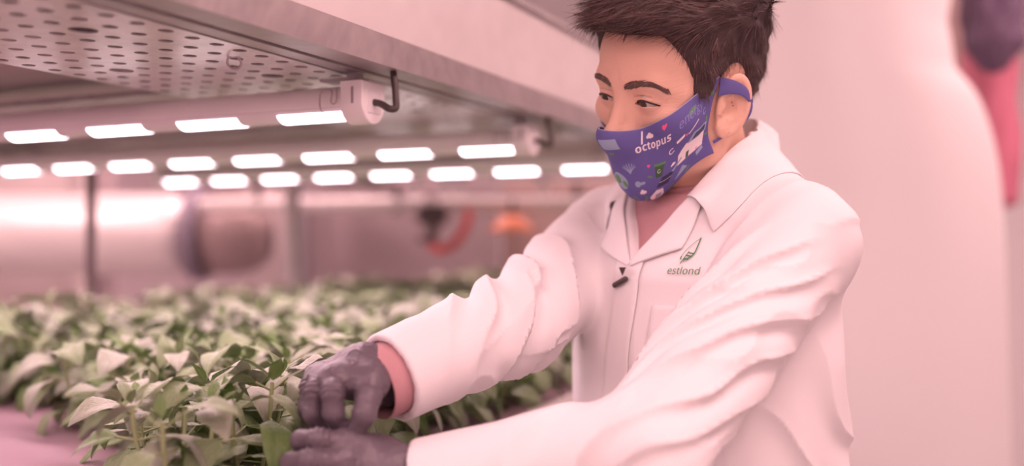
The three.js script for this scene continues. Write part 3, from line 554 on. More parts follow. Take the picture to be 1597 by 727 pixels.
// ---- trousers and shoes (below the picture)
part('trousers', solid((x, y, z) => smin(cap(x, y, z, [0.09, 0.95, 0], [0.1, 0.08, 0.0], 0.085, 0.055), cap(x, y, z, [-0.09, 0.95, 0], [-0.1, 0.08, -0.02], 0.085, 0.055), 0.03), [-0.22, 0.0, -0.14], [0.22, 1.06, 0.14], 0.014), MM.trousers, man);
for (const s of [1, -1]) part('shoe', solid((x, y, z) => Math.max(smin(cap(x, y, z, [0.1 * s, 0.045, -0.06], [0.115 * s, 0.035, 0.16], 0.045, 0.04), cap(x, y, z, [0.1 * s, 0.09, -0.04], [0.1 * s, 0.04, -0.04], 0.05, 0.05), 0.03), -y), [0.1 * s - 0.09, -0.01, -0.14], [0.1 * s + 0.1, 0.17, 0.24], 0.008), MM.shoe, man);

// ---- head axes: x to his left, y up, z out of the face; origin between the ears
const HC = J(1054, 146, 1.09);
const HM = new THREE.Matrix4().makeTranslation(...HC).multiply(new THREE.Matrix4().makeRotationY(-0.01)).multiply(new THREE.Matrix4().makeRotationX(0.235)).multiply(new THREE.Matrix4().makeRotationZ(-0.25));
const HI = HM.clone().invert(), he = HI.elements;
const toH = (x, y, z) => [he[0] * x + he[4] * y + he[8] * z + he[12], he[1] * x + he[5] * y + he[9] * z + he[13], he[2] * x + he[6] * y + he[10] * z + he[14]];
function skull(x, y, z) {
  const ax = Math.abs(x);
  let d = ell(x, y, z, [0, 0.043, -0.012], [0.0745, 0.083, 0.096]);
  d = smin(d, ell(x, y, z, [0, 0.046, 0.034], [0.064, 0.052, 0.053]), 0.03);
  d = smin(d, ell(x, y, z, [0, -0.022, 0.032], [0.058, 0.068, 0.048]), 0.03);
  d = smin(d, cap(ax, y, z, [0.0, -0.088, 0.050], [0.050, -0.056, 0.004], 0.020, 0.017), 0.025);
  d = smin(d, cap(ax, y, z, [0.050, -0.056, 0.004], [0.062, -0.01, -0.004], 0.017, 0.014), 0.02);
  d = smin(d, ell(ax, y, z, [0.046, -0.014, 0.054], [0.021, 0.017, 0.022]), 0.022);
  return d;
}
const EYEC = [0.0300, 0.0075, 0.0715];
function nose(x, y, z) {
  const ax = Math.abs(x);
  let d = cap(x, y, z, [0, 0.014, 0.0845], [0, -0.030, 0.1015], 0.0060, 0.0085);
  d = smin(d, ell(x, y, z, [0, -0.0335, 0.0995], [0.0125, 0.010, 0.011]), 0.01);
  d = smin(d, ell(ax, y, z, [0.0115, -0.036, 0.089], [0.0075, 0.008, 0.010]), 0.008);
  d = smin(d, cap(ax, y, z, [0.005, 0.004, 0.080], [0.011, -0.034, 0.084], 0.006, 0.009), 0.012);
  return d;
}
function face(x, y, z) {
  const ax = Math.abs(x);
  let d = skull(x, y, z);
  d = smin(d, cap(ax, y, z, [0.010, 0.0235, 0.0820], [0.036, 0.0255, 0.0745], 0.0085, 0.0080), 0.016);
  d = smin(d, cap(ax, y, z, [0.036, 0.0255, 0.0745], [0.054, 0.016, 0.052], 0.0080, 0.008), 0.016);
  d = smax(d, -ell(ax, y, z, [0.031, 0.0055, 0.0945], [0.0185, 0.0100, 0.0125]), 0.014);
  d = smin(d, nose(x, y, z), 0.012);
  // eyelids: a ball of skin with a narrow slit
  const ex = ax - EYEC[0], ey = y - EYEC[1], ez = z - EYEC[2], ball = Math.hypot(ex, ey, ez) - 0.0153;
  const slitY = ey + 0.0022 + 9 * ex * ex - 0.05 * ex, slit = Math.max(Math.abs(slitY) - 0.0034 * (1 - Math.pow(ex / 0.0152, 2)), Math.abs(ex) - 0.0145);
  const crease = Math.hypot((ey - 0.0056 + 14 * ex * ex) * 1.0, Math.max(0, 0.0118 - ez)) - 0.0008;
  let lid = smax(ball, -slit, 0.0012); lid = smax(lid, -Math.max(crease, Math.abs(ex) - 0.012), 0.0014);
  d = Math.max(smin(d, ball, 0.006), -Math.max(slit, -(ez - 0.002), ball - 0.004));
  d = smax(d, -Math.max(crease, Math.abs(ex) - 0.0125, ball - 0.003), 0.002);
  // lips and chin
  d = smin(d, cap(ax, y, z, [0, -0.060, 0.074], [0.02, -0.061, 0.066], 0.006, 0.004), 0.01);
  return d;
}
function ear(x, y, z) {   // his own ear frame: both sides
  const ax = Math.abs(x);
  // tilt outwards
  const ca = Math.cos(0.42), sa = Math.sin(0.42), qx = (ax - 0.0735), qz = (z + 0.006), px = qx * ca + qz * sa * 1.0, pz = -qx * sa + qz * ca, py = y + 0.002;
  // leaning back
  const cb = Math.cos(0.22), sb = Math.sin(0.22), v = py * cb - pz * sb * -1 * -1, w = pz * cb + py * sb;
  const out = Math.hypot(w / 0.0175, (v > 0 ? v / 0.0315 : v / 0.034)) - 1;   // outline in the ear's plane
  const plate = Math.max(out * 0.0175, Math.abs(px - 0.006 - 0.25 * Math.max(0, -w)) - 0.0030);
  const rimD = Math.hypot(out * 0.0175 + 0.0016, px - 0.009 - 0.25 * Math.max(0, -w)) - 0.0031, rim = v < -0.014 && w > -0.002 ? Math.max(rimD, 0.001) : rimD;
  const anti = Math.hypot(Math.hypot((w + 0.001) / 0.0098, (v - 0.001) / 0.019) * 0.0098 - 0.0098, px - 0.0085) - 0.0026;
  let d = smin(smin(plate, rim, 0.003), Math.max(anti, w - 0.004), 0.003);
  d = smax(d, -ell(w, v, px, [0.002, -0.004, 0.0115], [0.0075, 0.0105, 0.0075]), 0.003);
  d = smin(d, ell(w, v, px, [0.011, -0.004, 0.006], [0.0038, 0.006, 0.0055]), 0.004);   // tragus
  d = smin(d, ell(w, v, px, [0.004, -0.0285, 0.007], [0.0085, 0.0085, 0.0042]), 0.006);  // lobe
  return d;
}
const NECK0 = [0.0, 1.40, -0.018];
function body(x, y, z) {
  const [hx, hy, hz] = toH(x, y, z);
  let d = face(hx, hy, hz);
  if (Math.abs(hx) > 0.05 && Math.abs(hy) < 0.06) d = smin(d, ear(hx, hy, hz), 0.004);
  const nt = [HC[0] - 0.002, HC[1] - 0.035, HC[2] - 0.035];
  d = smin(d, cap(x, y, z, NECK0, nt, 0.060, 0.054), 0.02);
  return smin(d, ell(x, y, z, [0, 1.38, 0.0], [0.11, 0.05, 0.07]), 0.03);
}
{
  const lo = [HC[0] - 0.125, 1.33, -0.10], hi = [HC[0] + 0.115, HC[1] + 0.155, HC[2] + 0.145];
  part('body', solid(body, lo, hi, 0.0019, 30), MM.skin, man);
}
const headPart = (name, geo, mat) => part(name, geo.applyMatrix4(HM), mat, man);
for (const s of [1, -1]) {
  const ball = headPart('eye', new THREE.SphereGeometry(0.0143, 28, 20).translate(EYEC[0] * s, EYEC[1], EYEC[2]), MM.eye);
  const look = V(-0.10, -0.30, 1).normalize(), ir = new THREE.SphereGeometry(0.0145, 24, 12, 0, Math.PI * 2, 0, 0.44); ir.applyQuaternion(new THREE.Quaternion().setFromUnitVectors(V(0, 1, 0), look)).translate(EYEC[0] * s, EYEC[1], EYEC[2]);
  const i = shadow(new THREE.Mesh(ir.applyMatrix4(HM), MM.iris)); i.name = 'iris'; ball.add(i);
  // lash line along the upper lid
  const pts = []; for (let k = 0; k <= 12; k++) { const ex = (k / 12 - 0.46) * 0.0312, ey = -0.0022 - 9 * ex * ex + 0.05 * ex + 0.0034 * (1 - Math.pow(Math.min(0.0152, Math.abs(ex)) / 0.0152, 2)); pts.push(V((EYEC[0] + ex) * s, EYEC[1] + ey, EYEC[2] + Math.sqrt(Math.max(0.00002, 0.0158 * 0.0158 - ex * ex - ey * ey)))); }
  headPart('lash_line', new THREE.TubeGeometry(new THREE.CatmullRomCurve3(pts), 24, 0.0009, 6), MM.lash);
}
// strands: thin tapering blades rooted on a surface
function blades(list, seg = 3) {
  const pos = [], col = [], idx = [], nor = [];
  for (const { p, d, n, len, w, c, bend } of list) {
    const side = d.clone().cross(n).normalize(), q = p.clone(), dir = d.clone(), b0 = pos.length / 3;
    for (let k = 0; k <= seg; k++) { const t = k / seg, ww = w * (1 - 0.85 * t); for (const e of [-1, 1]) { pos.push(q.x + side.x * ww * e, q.y + side.y * ww * e, q.z + side.z * ww * e); col.push(...c); nor.push(n.x + side.x * e * 0.6, n.y + side.y * e * 0.6, n.z + side.z * e * 0.6); } q.addScaledVector(dir, len / seg); dir.addScaledVector(bend, 1 / seg).normalize(); if (k < seg) { const o = b0 + k * 2; idx.push(o, o + 1, o + 2, o + 1, o + 3, o + 2); } }
  }
  const g = new THREE.BufferGeometry(); g.setAttribute('position', new THREE.Float32BufferAttribute(pos, 3)); g.setAttribute('normal', new THREE.Float32BufferAttribute(nor, 3)); g.setAttribute('color', new THREE.Float32BufferAttribute(col, 3)); g.setIndex(idx); return g;
}
function project(f, p, off) { for (let k = 0; k < 8; k++) { const d = f(p.x, p.y, p.z) - off; const g = grad(f, p.x, p.y, p.z, 0.002); p.x -= g[0] * d; p.y -= g[1] * d; p.z -= g[2] * d; } const g = grad(f, p.x, p.y, p.z, 0.003); return V(...g); }
{ // eyebrows
  const r = rng(3), line = [[0.0095, 0.0215], [0.020, 0.0245], [0.033, 0.0275], [0.045, 0.0270], [0.0545, 0.0215]];
  for (const s of [1, -1]) {
    const list = [], c2 = new THREE.CatmullRomCurve3(line.map((l) => V(l[0], l[1], 0)));
    for (let k = 0; k < 520; k++) { const t = r(), a = c2.getPoint(t), tn = c2.getTangent(t), wd = (0.0052 - 0.0034 * t * t) * (t < 0.1 ? 0.6 + 4 * t : 1), p = V(a.x * s, a.y + (r() - 0.5) * 2 * wd * 0.75, 0.13); for (let q = 0; q < 40; q++) p.z -= face(p.x, p.y, p.z) * 0.7; const n = V(...grad(face, p.x, p.y, p.z, 0.003)); const d = V(tn.x * s, tn.y + 0.5 * (1 - t) - 0.15, 0).addScaledVector(n, 0.12).normalize(); d.addScaledVector(n, -d.dot(n) * 0.95).normalize(); const v = 0.75 + 0.5 * r(); list.push({ p: p.addScaledVector(n, 0.0003), d, n, len: 0.005 + 0.003 * r(), w: 0.00030, c: [0.14 * v, 0.085 * v, 0.075 * v], bend: n.clone().multiplyScalar(-0.25) }); }
    headPart('eyebrow', blades(list), MM.hair);
  }
}
// hairline in head axes: hair where this is positive
function hairZone(x, y, z) {
  const ax = Math.abs(x);
  const front = (y - 0.079 - 0.05 * clamp(0.03 - ax, 0, 0.03) * 0 + 0.35 * Math.max(0, ax - 0.045)) ;     // above the forehead
  const temple = Math.max(-(z - 0.047 - 0.45 * Math.max(0, y - 0.03)), -1);                             // behind the temple
  let d = Math.max(front, Math.min(temple, y - 0.004 + (z > 0.012 ? 0.0 : 0) ));
  // round the ear and down the nape
  const earHole = Math.hypot((z + 0.012) / 0.031, (y + 0.002) / 0.043) - 1; if (ax > 0.045) d = Math.min(d, earHole * 0.03);
  const nape = Math.min(-0.035 - z, y + 0.052);
  d = Math.max(d, Math.min(nape, ax > 0.045 ? earHole * 0.03 : 1));
  return d;
}
function hairTop(x, y, z) { return 0.0075 + 0.018 * ss(0.05, 0.11, y) + 0.006 * ss(0.02, 0.08, z) * ss(0.07, 0.1, y) + 0.004 * ss(-0.03, -0.09, z); }
function hairCap(x, y, z) {
  const zone = hairZone(x, y, z), th = hairTop(x, y, z);
  return smax(skull(x, y, z) - th + 0.003 * noise(x * 45, y * 45, z * 30), -zone * 0.8 - 0.001, 0.014);
}
{
  const capG = solid(hairCap, [-0.115, -0.08, -0.15], [0.115, 0.18, 0.14], 0.003);
  const r = rng(9), ps = capG.attributes.position, ix = capG.index, tri = ix.count / 3, area = new Float32Array(tri + 1), A = V(), B = V(), C = V();
  for (let t = 0; t < tri; t++) { A.fromBufferAttribute(ps, ix.getX(t * 3)); B.fromBufferAttribute(ps, ix.getX(t * 3 + 1)); C.fromBufferAttribute(ps, ix.getX(t * 3 + 2)); area[t + 1] = area[t] + B.clone().sub(A).cross(C.clone().sub(A)).length(); }
  const list = [];
  for (let k = 0; k < 16000; k++) {
    const a = r() * area[tri]; let lo = 0, hi = tri; while (lo < hi - 1) { const m = (lo + hi) >> 1; if (area[m] <= a) lo = m; else hi = m; }
    A.fromBufferAttribute(ps, ix.getX(lo * 3)); B.fromBufferAttribute(ps, ix.getX(lo * 3 + 1)); C.fromBufferAttribute(ps, ix.getX(lo * 3 + 2));
    let u = r(), v = r(); if (u + v > 1) { u = 1 - u; v = 1 - v; } const p = A.clone().addScaledVector(B.clone().sub(A), u).addScaledVector(C.clone().sub(A), v);
    if (skull(p.x, p.y, p.z) < 0.002) continue;
    const g = grad(hairCap, p.x, p.y, p.z, 0.004), n = V(...g), top = ss(0.055, 0.10, p.y), clump = noise(p.x * 60, p.y * 60, p.z * 60), cl2 = noise(p.x * 60 + 7, p.y * 60, p.z * 60 + 3);
    const flow = V(-0.35 * top + 0.5 * clump * top + 0.18 * clump, -(1 - top) * 1.0 + 0.1 * top, top * 1.0 - 0.12 * (1 - top) + 0.2 * cl2);
    flow.addScaledVector(n, -flow.dot(n)).normalize().addScaledVector(n, 0.16 + 0.22 * r() + 0.2 * Math.max(0, cl2) * top).normalize();
    const fr = r(), v2 = (0.7 + 0.6 * r()) * (fr > 0.93 ? 2.4 : 1);  // a few strands much lighter: hair highlights put into the strand colour
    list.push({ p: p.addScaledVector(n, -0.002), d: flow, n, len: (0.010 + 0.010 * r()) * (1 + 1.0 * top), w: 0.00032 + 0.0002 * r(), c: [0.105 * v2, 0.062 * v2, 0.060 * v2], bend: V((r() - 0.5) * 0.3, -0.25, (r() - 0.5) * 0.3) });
  }
  const hair = headPart('hair', capG, MM.scalp);
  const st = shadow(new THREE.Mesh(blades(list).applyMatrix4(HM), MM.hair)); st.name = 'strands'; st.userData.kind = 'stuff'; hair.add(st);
}

// ---- shirt: crew neck under the coat, and its cuffs
function shirt(x, y, z) { const t = torso(x, y, z) + 0.010, nt = [HC[0] - 0.002, HC[1] - 0.035, HC[2] - 0.035]; const [n0x, n0y, n0z] = NECK0; let d = smin(Math.max(t, y - 1.45), Math.max(cap(x, y, z, NECK0, nt, 0.0635, 0.0585), y - (1.462 - 0.16 * (z - 0.02))), 0.012); return d; }
part('shirt', solid((x, y, z) => Math.max(shirt(x, y, z), 1.2 - y), [-0.2, 1.19, -0.16], [0.2, 1.52, 0.17], 0.004, 12), MM.shirt, man);
{ // neckband
  const pts = []; for (let k = 0; k <= 40; k++) { const a = k / 40 * 6.2832; pts.push(V(0.008 + 0.0635 * Math.sin(a), 1.462 - 0.16 * (0.066 * Math.cos(a) - 0.02) , 0.004 + 0.0655 * Math.cos(a))); }
  part('neckband', new THREE.TubeGeometry(new THREE.CatmullRomCurve3(pts, true), 80, 0.0042, 8, true), MM.shirt, man);
}
function cuff(F, len, r0, r1, name) {   // a ring of cloth leaving the sleeve
  const end = V(...F.a).addScaledVector(F.d, F.L), q = new THREE.Quaternion().setFromUnitVectors(V(0, 1, 0), F.d);
  const g = new THREE.LatheGeometry([[r0, -0.05], [r0 + 0.001, -0.01], [r1, len - 0.002], [r1 - 0.001, len], [r1 - 0.003, len - 0.002], [r0 - 0.003, -0.01], [r0 - 0.003, -0.05], [r0, -0.05]].map((p) => new THREE.Vector2(...p)), 48).applyQuaternion(q).translate(end.x, end.y, end.z);
  return part(name, g, MM.shirt, man);
}
cuff(FRF, 0.020, 0.0372, 0.0362, 'shirt_cuff'); cuff(FLF, 0.022, 0.0367, 0.0362, 'shirt_cuff');

// ---- gloved hands: wrist, four fingers (three bones each) and thumb
function handField(spec) {
  const { wrist, fore, fingers, thumb, web } = spec;
  return (x, y, z) => {
    let palm = cap(x, y, z, fore, wrist, 0.0275, 0.0245);
    fingers.forEach((f, i) => { palm = smin(palm, cap(x, y, z, wrist, f[0], 0.021, 0.0135), 0.014); });
    palm = smin(palm, cap(x, y, z, wrist, thumb[0], 0.021, 0.0165), 0.014);
    palm = smin(palm, cap(x, y, z, thumb[0], fingers[0][0], 0.0125, 0.0105), 0.016);
    for (let i = 0; i < 3; i++) palm = smin(palm, cap(x, y, z, fingers[i][0], fingers[i + 1][0], 0.012, 0.012), 0.008);
    let d = palm, fg = 1;
    fingers.forEach((f, i) => { const k = [1, 1.03, 0.98, 0.86][i]; let c = cap(x, y, z, f[0], f[1], 0.0112 * k, 0.0102 * k), e = ((x - f[1][0]) * (f[2][0] - f[0][0]) + (y - f[1][1]) * (f[2][1] - f[0][1]) + (z - f[1][2]) * (f[2][2] - f[0][2])) / Math.hypot(f[2][0] - f[0][0], f[2][1] - f[0][1], f[2][2] - f[0][2]); c = smin(c, cap(x, y, z, f[1], f[2], 0.0102 * k, 0.0094 * k), 0.004); c = smin(c, cap(x, y, z, f[2], f[3], 0.0094 * k, 0.0080 * k), 0.004); c -= 0.0008 * Math.exp(-e * e / 0.00009) * Math.sin(e * 1100 + 60 * (x + z)) ; fg = smin(fg, c, 0.0012); });
    d = smin(d, fg, 0.0055);
    let t = cap(x, y, z, thumb[0], thumb[1], 0.0155, 0.0118); t = smin(t, cap(x, y, z, thumb[1], thumb[2], 0.0118, 0.0108), 0.004); t = smin(t, cap(x, y, z, thumb[2], thumb[3], 0.0108, 0.0088), 0.004);
    d = smin(d, t, 0.006);
    // creases of the thin glove
    const a = noise(x * 22, y * 22, z * 22), cr = Math.pow(1 - Math.abs(noise(x * 20 + a * 0.5, y * 48, z * 20)), 14), c2 = Math.pow(1 - Math.abs(noise(x * 70 + 4, y * 34 + a, z * 70)), 10);
    return d - 0.0007 * cr - 0.0004 * c2 - 0.0003 * a;
  };
}
function boundsOf(s) { const all = [s.wrist, s.fore, ...s.fingers.flat(), ...s.thumb], lo = [9, 9, 9], hi = [-9, -9, -9]; for (const p of all) for (let e = 0; e < 3; e++) { lo[e] = Math.min(lo[e], p[e] - 0.036); hi[e] = Math.max(hi[e], p[e] + 0.036); } return [lo, hi]; }
const RH = {
  fore: J(606, 592, 0.945), wrist: J(568, 580, 0.925),
  fingers: [
    [J(524, 592, 0.892), J(519, 611, 0.868), J(521, 643, 0.868), J(529, 664, 0.878)],
    [J(505, 592, 0.918), J(492, 610, 0.896), J(489, 645, 0.893), J(500, 668, 0.898)],
    [J(498, 590, 0.943), J(484, 604, 0.927), J(481, 640, 0.922), J(492, 664, 0.920)],
    [J(500, 588, 0.966), J(484, 600, 0.957), J(480, 628, 0.950), J(490, 650, 0.946)]],
  thumb: [J(578, 596, 0.895), J(574, 622, 0.874), J(569, 646, 0.866), J(556, 668, 0.870)],
};
const LH = {
  fore: J(655, 757, 0.885), wrist: J(612, 738, 0.880),
  fingers: [
    [J(545, 694, 0.868), J(497, 686, 0.852), J(470, 687, 0.866), J(472, 698, 0.886)],
    [J(536, 722, 0.856), J(482, 719, 0.836), J(455, 722, 0.852), J(460, 732, 0.874)],
    [J(538, 754, 0.854), J(488, 756, 0.834), J(462, 758, 0.850), J(468, 768, 0.872)],
    [J(548, 782, 0.858), J(508, 788, 0.842), J(484, 790, 0.856), J(488, 797, 0.874)]],
  thumb: [J(592, 710, 0.893), J(562, 690, 0.900), J(535, 684, 0.908), J(512, 684, 0.914)],
};
for (const s of [RH, LH]) { const [lo, hi] = boundsOf(s); part('glove', solid(handField(s), lo, hi, 0.0019, 22), MM.glove, man).userData.label = 'dark thin disposable glove'; }

// ---- face mask: a printed cloth shell from ear to ear over nose and chin
{
  const hull = (x, y, z) => smin(smin(smin(skull(x, y, z), nose(x, y, z), 0.014), ell(x, y, z, [0, -0.058, 0.052], [0.036, 0.036, 0.030]), 0.02), cap(x, y, z, [0, -0.034, 0.094], [0, -0.092, 0.052], 0.009, 0.016), 0.02);
  const C = [0, -0.045, 0.012];
  const hit = (th, ep) => { const d = [Math.sin(th) * Math.cos(ep), Math.sin(ep), Math.cos(th) * Math.cos(ep)]; let t = 0.2; for (let k = 0; k < 60; k++) { const v = hull(C[0] + d[0] * t, C[1] + d[1] * t, C[2] + d[2] * t) - (th < 0 ? 0.0042 - 0.002 * ss(0.2, 0.7, -th) : 0.0042); t -= v * 0.8; if (Math.abs(v) < 0.0001) break; } return [C[0] + d[0] * t, C[1] + d[1] * t, C[2] + d[2] * t]; };
  const topC = new THREE.CatmullRomCurve3([[0, -0.024], [0.35, -0.023], [0.7, -0.008], [1.0, 0.008], [1.3, 0.022], [1.52, 0.032]].map((p) => V(p[0], p[1], 0)));
  const yTop = (a) => { let lo = 0, hi = 1; for (let k = 0; k < 24; k++) { const m = (lo + hi) / 2; if (topC.getPoint(m).x < a) lo = m; else hi = m; } return topC.getPoint(lo).y; };
  const TE = 1.5, nu = 110, nv = 36, rows = [];
  const eps = []; for (let i = 0; i <= nu; i++) { const th = (i / nu * 2 - 1) * TE, want = yTop(Math.abs(th)) - (th < 0 ? 0.034 * ss(0.15, 0.8, -th) : 0); let lo = -0.5, hi = 1.2; for (let k = 0; k < 22; k++) { const m = (lo + hi) / 2; if (hit(th, m)[1] < want) lo = m; else hi = m; } eps.push([lo, -1.10 + 0.98 * ss(0.5, 1.56, Math.abs(th))]); }
  for (let j = 0; j <= nv; j++) { const row = []; for (let i = 0; i <= nu; i++) { const v = j / nv, th = (i / nu * 2 - 1) * TE, sq = Math.abs(th) > 1.2 ? (Math.abs(th) - 1.2) * 0.35 * Math.sin(Math.PI * v) : 0; const p = hit(Math.sign(th) * (Math.abs(th) - sq), eps[i][0] + (eps[i][1] - eps[i][0]) * v); const wr = 0.0009 * noise(p[0] * 40, p[1] * 40, p[2] * 40); row.push([p[0] * (1 + wr * 6), p[1], p[2] + wr]); } rows.push(row); }
  const W = 2048, Hh = 820, c = document.createElement('canvas'); c.width = W; c.height = Hh; const g = c.getContext('2d');
  const base = 'rgb(98,94,158)', white = 'rgb(240,228,232)', green = 'rgb(96,146,96)', lite = 'rgb(150,168,196)', pinkC = 'rgb(240,96,140)', darkG = 'rgb(66,98,72)', navy = 'rgb(58,56,92)', peach = 'rgb(240,205,195)';
  g.fillStyle = base; g.fillRect(0, 0, W, Hh);
  const X = (u) => W / 2 + u * W / 2, Y = (v) => v * Hh;
  const cloud = (u, v, s) => { g.fillStyle = white; g.beginPath(); for (const [a, b, r] of [[-26, 4, 15], [-6, -8, 20], [18, 2, 16], [0, 6, 16]]) { g.moveTo(X(u) + a * s + r * s, Y(v) + b * s); g.arc(X(u) + a * s, Y(v) + b * s, r * s, 0, 7); } g.fill(); };
  const heart = (u, v, s, col) => { g.fillStyle = col; const x = X(u), y = Y(v); g.beginPath(); g.moveTo(x, y + 12 * s); g.bezierCurveTo(x - 22 * s, y - 4 * s, x - 10 * s, y - 20 * s, x, y - 8 * s); g.bezierCurveTo(x + 10 * s, y - 20 * s, x + 22 * s, y - 4 * s, x, y + 12 * s); g.fill(); };
  const leaf = (u, v, s, a, col = green) => { g.save(); g.translate(X(u), Y(v)); g.rotate(a); g.fillStyle = col; g.beginPath(); g.ellipse(0, 0, 34 * s, 14 * s, 0, 0, 7); g.fill(); g.restore(); };
  const poly = (u, v, pts, col) => { g.fillStyle = col; g.beginPath(); pts.forEach(([a, b], i) => g[i ? 'lineTo' : 'moveTo'](X(u) + a, Y(v) + b)); g.closePath(); g.fill(); };
  const house = (u, v, s) => { poly(u, v, [[-110 * s, 30 * s], [-70 * s, -50 * s], [110 * s, -70 * s], [120 * s, 70 * s], [-100 * s, 110 * s]], white); poly(u, v, [[-60 * s, -40 * s], [-40 * s, -110 * s], [120 * s, -140 * s], [130 * s, -66 * s]], lite); poly(u, v, [[-30 * s, -52 * s], [-18 * s, -98 * s], [100 * s, -122 * s], [108 * s, -76 * s]], navy); g.strokeStyle = lite; g.lineWidth = 3; for (let k = 1; k < 5; k++) { g.beginPath(); g.moveTo(X(u) + (-30 + 27 * k) * s, Y(v) + (-54 - 5 * k) * s); g.lineTo(X(u) + (-18 + 24 * k) * s, Y(v) + (-98 - 5 * k) * s); g.stroke(); } poly(u, v, [[-40 * s, 40 * s], [-16 * s, 34 * s], [-10 * s, 92 * s], [-34 * s, 96 * s]], darkG); };
  const globe = (u, v, s) => { g.fillStyle = lite; g.beginPath(); g.arc(X(u), Y(v), 62 * s, 0, 7); g.fill(); g.fillStyle = green; g.beginPath(); g.ellipse(X(u) - 22 * s, Y(v) - 10 * s, 28 * s, 36 * s, 0.5, 0, 7); g.fill(); g.beginPath(); g.ellipse(X(u) + 36 * s, Y(v) + 18 * s, 18 * s, 26 * s, -0.3, 0, 7); g.fill(); };
  const bin = (u, v, s) => { poly(u, v, [[-44 * s, -40 * s], [44 * s, -44 * s], [34 * s, 60 * s], [-30 * s, 62 * s]], darkG); poly(u, v, [[-52 * s, -56 * s], [52 * s, -60 * s], [52 * s, -40 * s], [-52 * s, -36 * s]], green); g.strokeStyle = white; g.lineWidth = 5; g.beginPath(); g.arc(X(u), Y(v) + 8 * s, 14 * s, 0, 5.4); g.stroke(); };
  const panelIcon = (u, v, s) => { poly(u, v, [[-80 * s, 40 * s], [-30 * s, -40 * s], [80 * s, -50 * s], [40 * s, 40 * s]], navy); g.strokeStyle = white; g.lineWidth = 4; g.beginPath(); g.moveTo(X(u) - 55 * s, Y(v)); g.lineTo(X(u) + 62 * s, Y(v) - 6 * s); g.stroke(); };
  const hexa = (u, v, s) => { poly(u, v, [[-80 * s, 50 * s], [-70 * s, -20 * s], [20 * s, -70 * s], [84 * s, -50 * s], [80 * s, 20 * s], [-10 * s, 74 * s]], white); poly(u, v, [[-40 * s, 40 * s], [0, -30 * s], [60 * s, -20 * s], [40 * s, 24 * s]], lite); };
  const bulb = (u, v, s) => { g.fillStyle = lite; g.beginPath(); g.arc(X(u) - 20 * s, Y(v), 26 * s, 0, 7); g.fill(); poly(u, v, [[0, -12 * s], [44 * s, -8 * s], [44 * s, 12 * s], [0, 14 * s]], lite); };
  const coral = (u, v, s) => { g.strokeStyle = lite; g.lineWidth = 6 * s; for (let k = 0; k < 7; k++) { const a = -2.7 + k * 0.4; g.beginPath(); g.moveTo(X(u), Y(v) + 40 * s); g.quadraticCurveTo(X(u) + Math.cos(a) * 20 * s, Y(v), X(u) + Math.cos(a) * 58 * s, Y(v) + Math.sin(a) * 48 * s); g.stroke(); } };
  const tri = (u, v, s) => poly(u, v, [[-50 * s, 60 * s], [0, -50 * s], [66 * s, 10 * s]], lite);
  const ring2 = (u, v, s, col) => { g.strokeStyle = col; g.lineWidth = 8 * s; g.beginPath(); g.arc(X(u), Y(v), 22 * s, 0.4, 5.2); g.stroke(); };
  const tilt = (u, v, k, f) => { g.save(); g.transform(1, k, -0.15, 1, 0, 0); const x = X(u), y = Y(v), a = x + 0.15 * (y - k * x) / (1 + 0.15 * k), yy = (y - k * x) / (1 + 0.15 * k), xx = x + 0.15 * yy; g.translate(xx - W / 2, yy); f(); g.restore(); };
  // near side
  tilt(0.76, 0.55, 0.42, () => house(0, 0, 1.35)); tilt(0.41, 0.51, 0.2, () => bin(0, 0, 1.15)); globe(-0.02, 0.56, 1.45); tilt(0.47, 0.70, 0.3, () => panelIcon(0, 0, 1.3)); tilt(0.66, 0.82, 0.35, () => tri(0, 0, 1.2)); hexa(0.33, 0.87, 1.3); bulb(0.20, 0.60, 1.25); coral(0.12, 0.40, 1.2);
  cloud(0.33, 0.09, 1.0); cloud(0.21, 0.72, 1.1); cloud(-0.06, 0.88, 1.1); cloud(0.10, 0.92, 0.9); cloud(0.56, 0.57, 0.7);
  heart(0.30, 0.42, 1.3, pinkC); heart(0.47, 0.07, 1.6, pinkC); heart(0.66, 0.29, 0.9, pinkC); heart(0.82, 0.70, 1.1, pinkC); heart(0.16, 0.89, 1.2, pinkC);
  leaf(0.70, 0.10, 1.3, -0.3); leaf(0.08, 0.80, 1.2, 1.0); leaf(0.20, 0.83, 1.2, -0.9); leaf(0.54, 0.93, 1.3, -0.4); leaf(0.42, 0.98, 1.2, -0.3); leaf(0.93, 0.36, 1.2, 1.0); leaf(0.95, 0.09, 1.1, 0.4); leaf(0.87, 0.05, 1.1, 0.9); leaf(0.96, 0.62, 1.0, 0.3); leaf(0.74, 0.93, 1.1, -0.8); leaf(-0.05, 0.72, 0.9, 0.9); leaf(0.03, 0.20, 0.8, -0.2); leaf(0.31, 0.55, 0.8, 0.4); leaf(0.02, 0.97, 1.2, 0.2);
  ring2(0.54, 0.37, 1.2, white); ring2(0.86, 0.22, 1.2, lite); 
  poly(0.60, 0.29, [[-26, -8], [40, -28], [44, 0], [-16, 24]], white); poly(0.72, 0.27, [[-48, 20], [48, -30], [50, -20], [-42, 30]], white); poly(0.03, 0.10, [[-80, -14], [66, -34], [88, 40], [-40, 48]], lite); poly(0.25, 0.10, [[-5, -60], [9, -60], [11, 46], [-3, 46]], white); poly(0.62, 0.63, [[-80, 20], [26, -40], [34, -14], [-56, 40]], lite); poly(0.86, 0.80, [[-40, -26], [40, -44], [52, 14], [-26, 40]], lite);
  g.fillStyle = white; g.font = 'bold 100px sans-serif'; g.save(); g.translate(X(0.20), Y(0.235)); g.rotate(-0.05); g.scale(0.88, 1); g.fillText('octopus', 0, 0); g.restore();
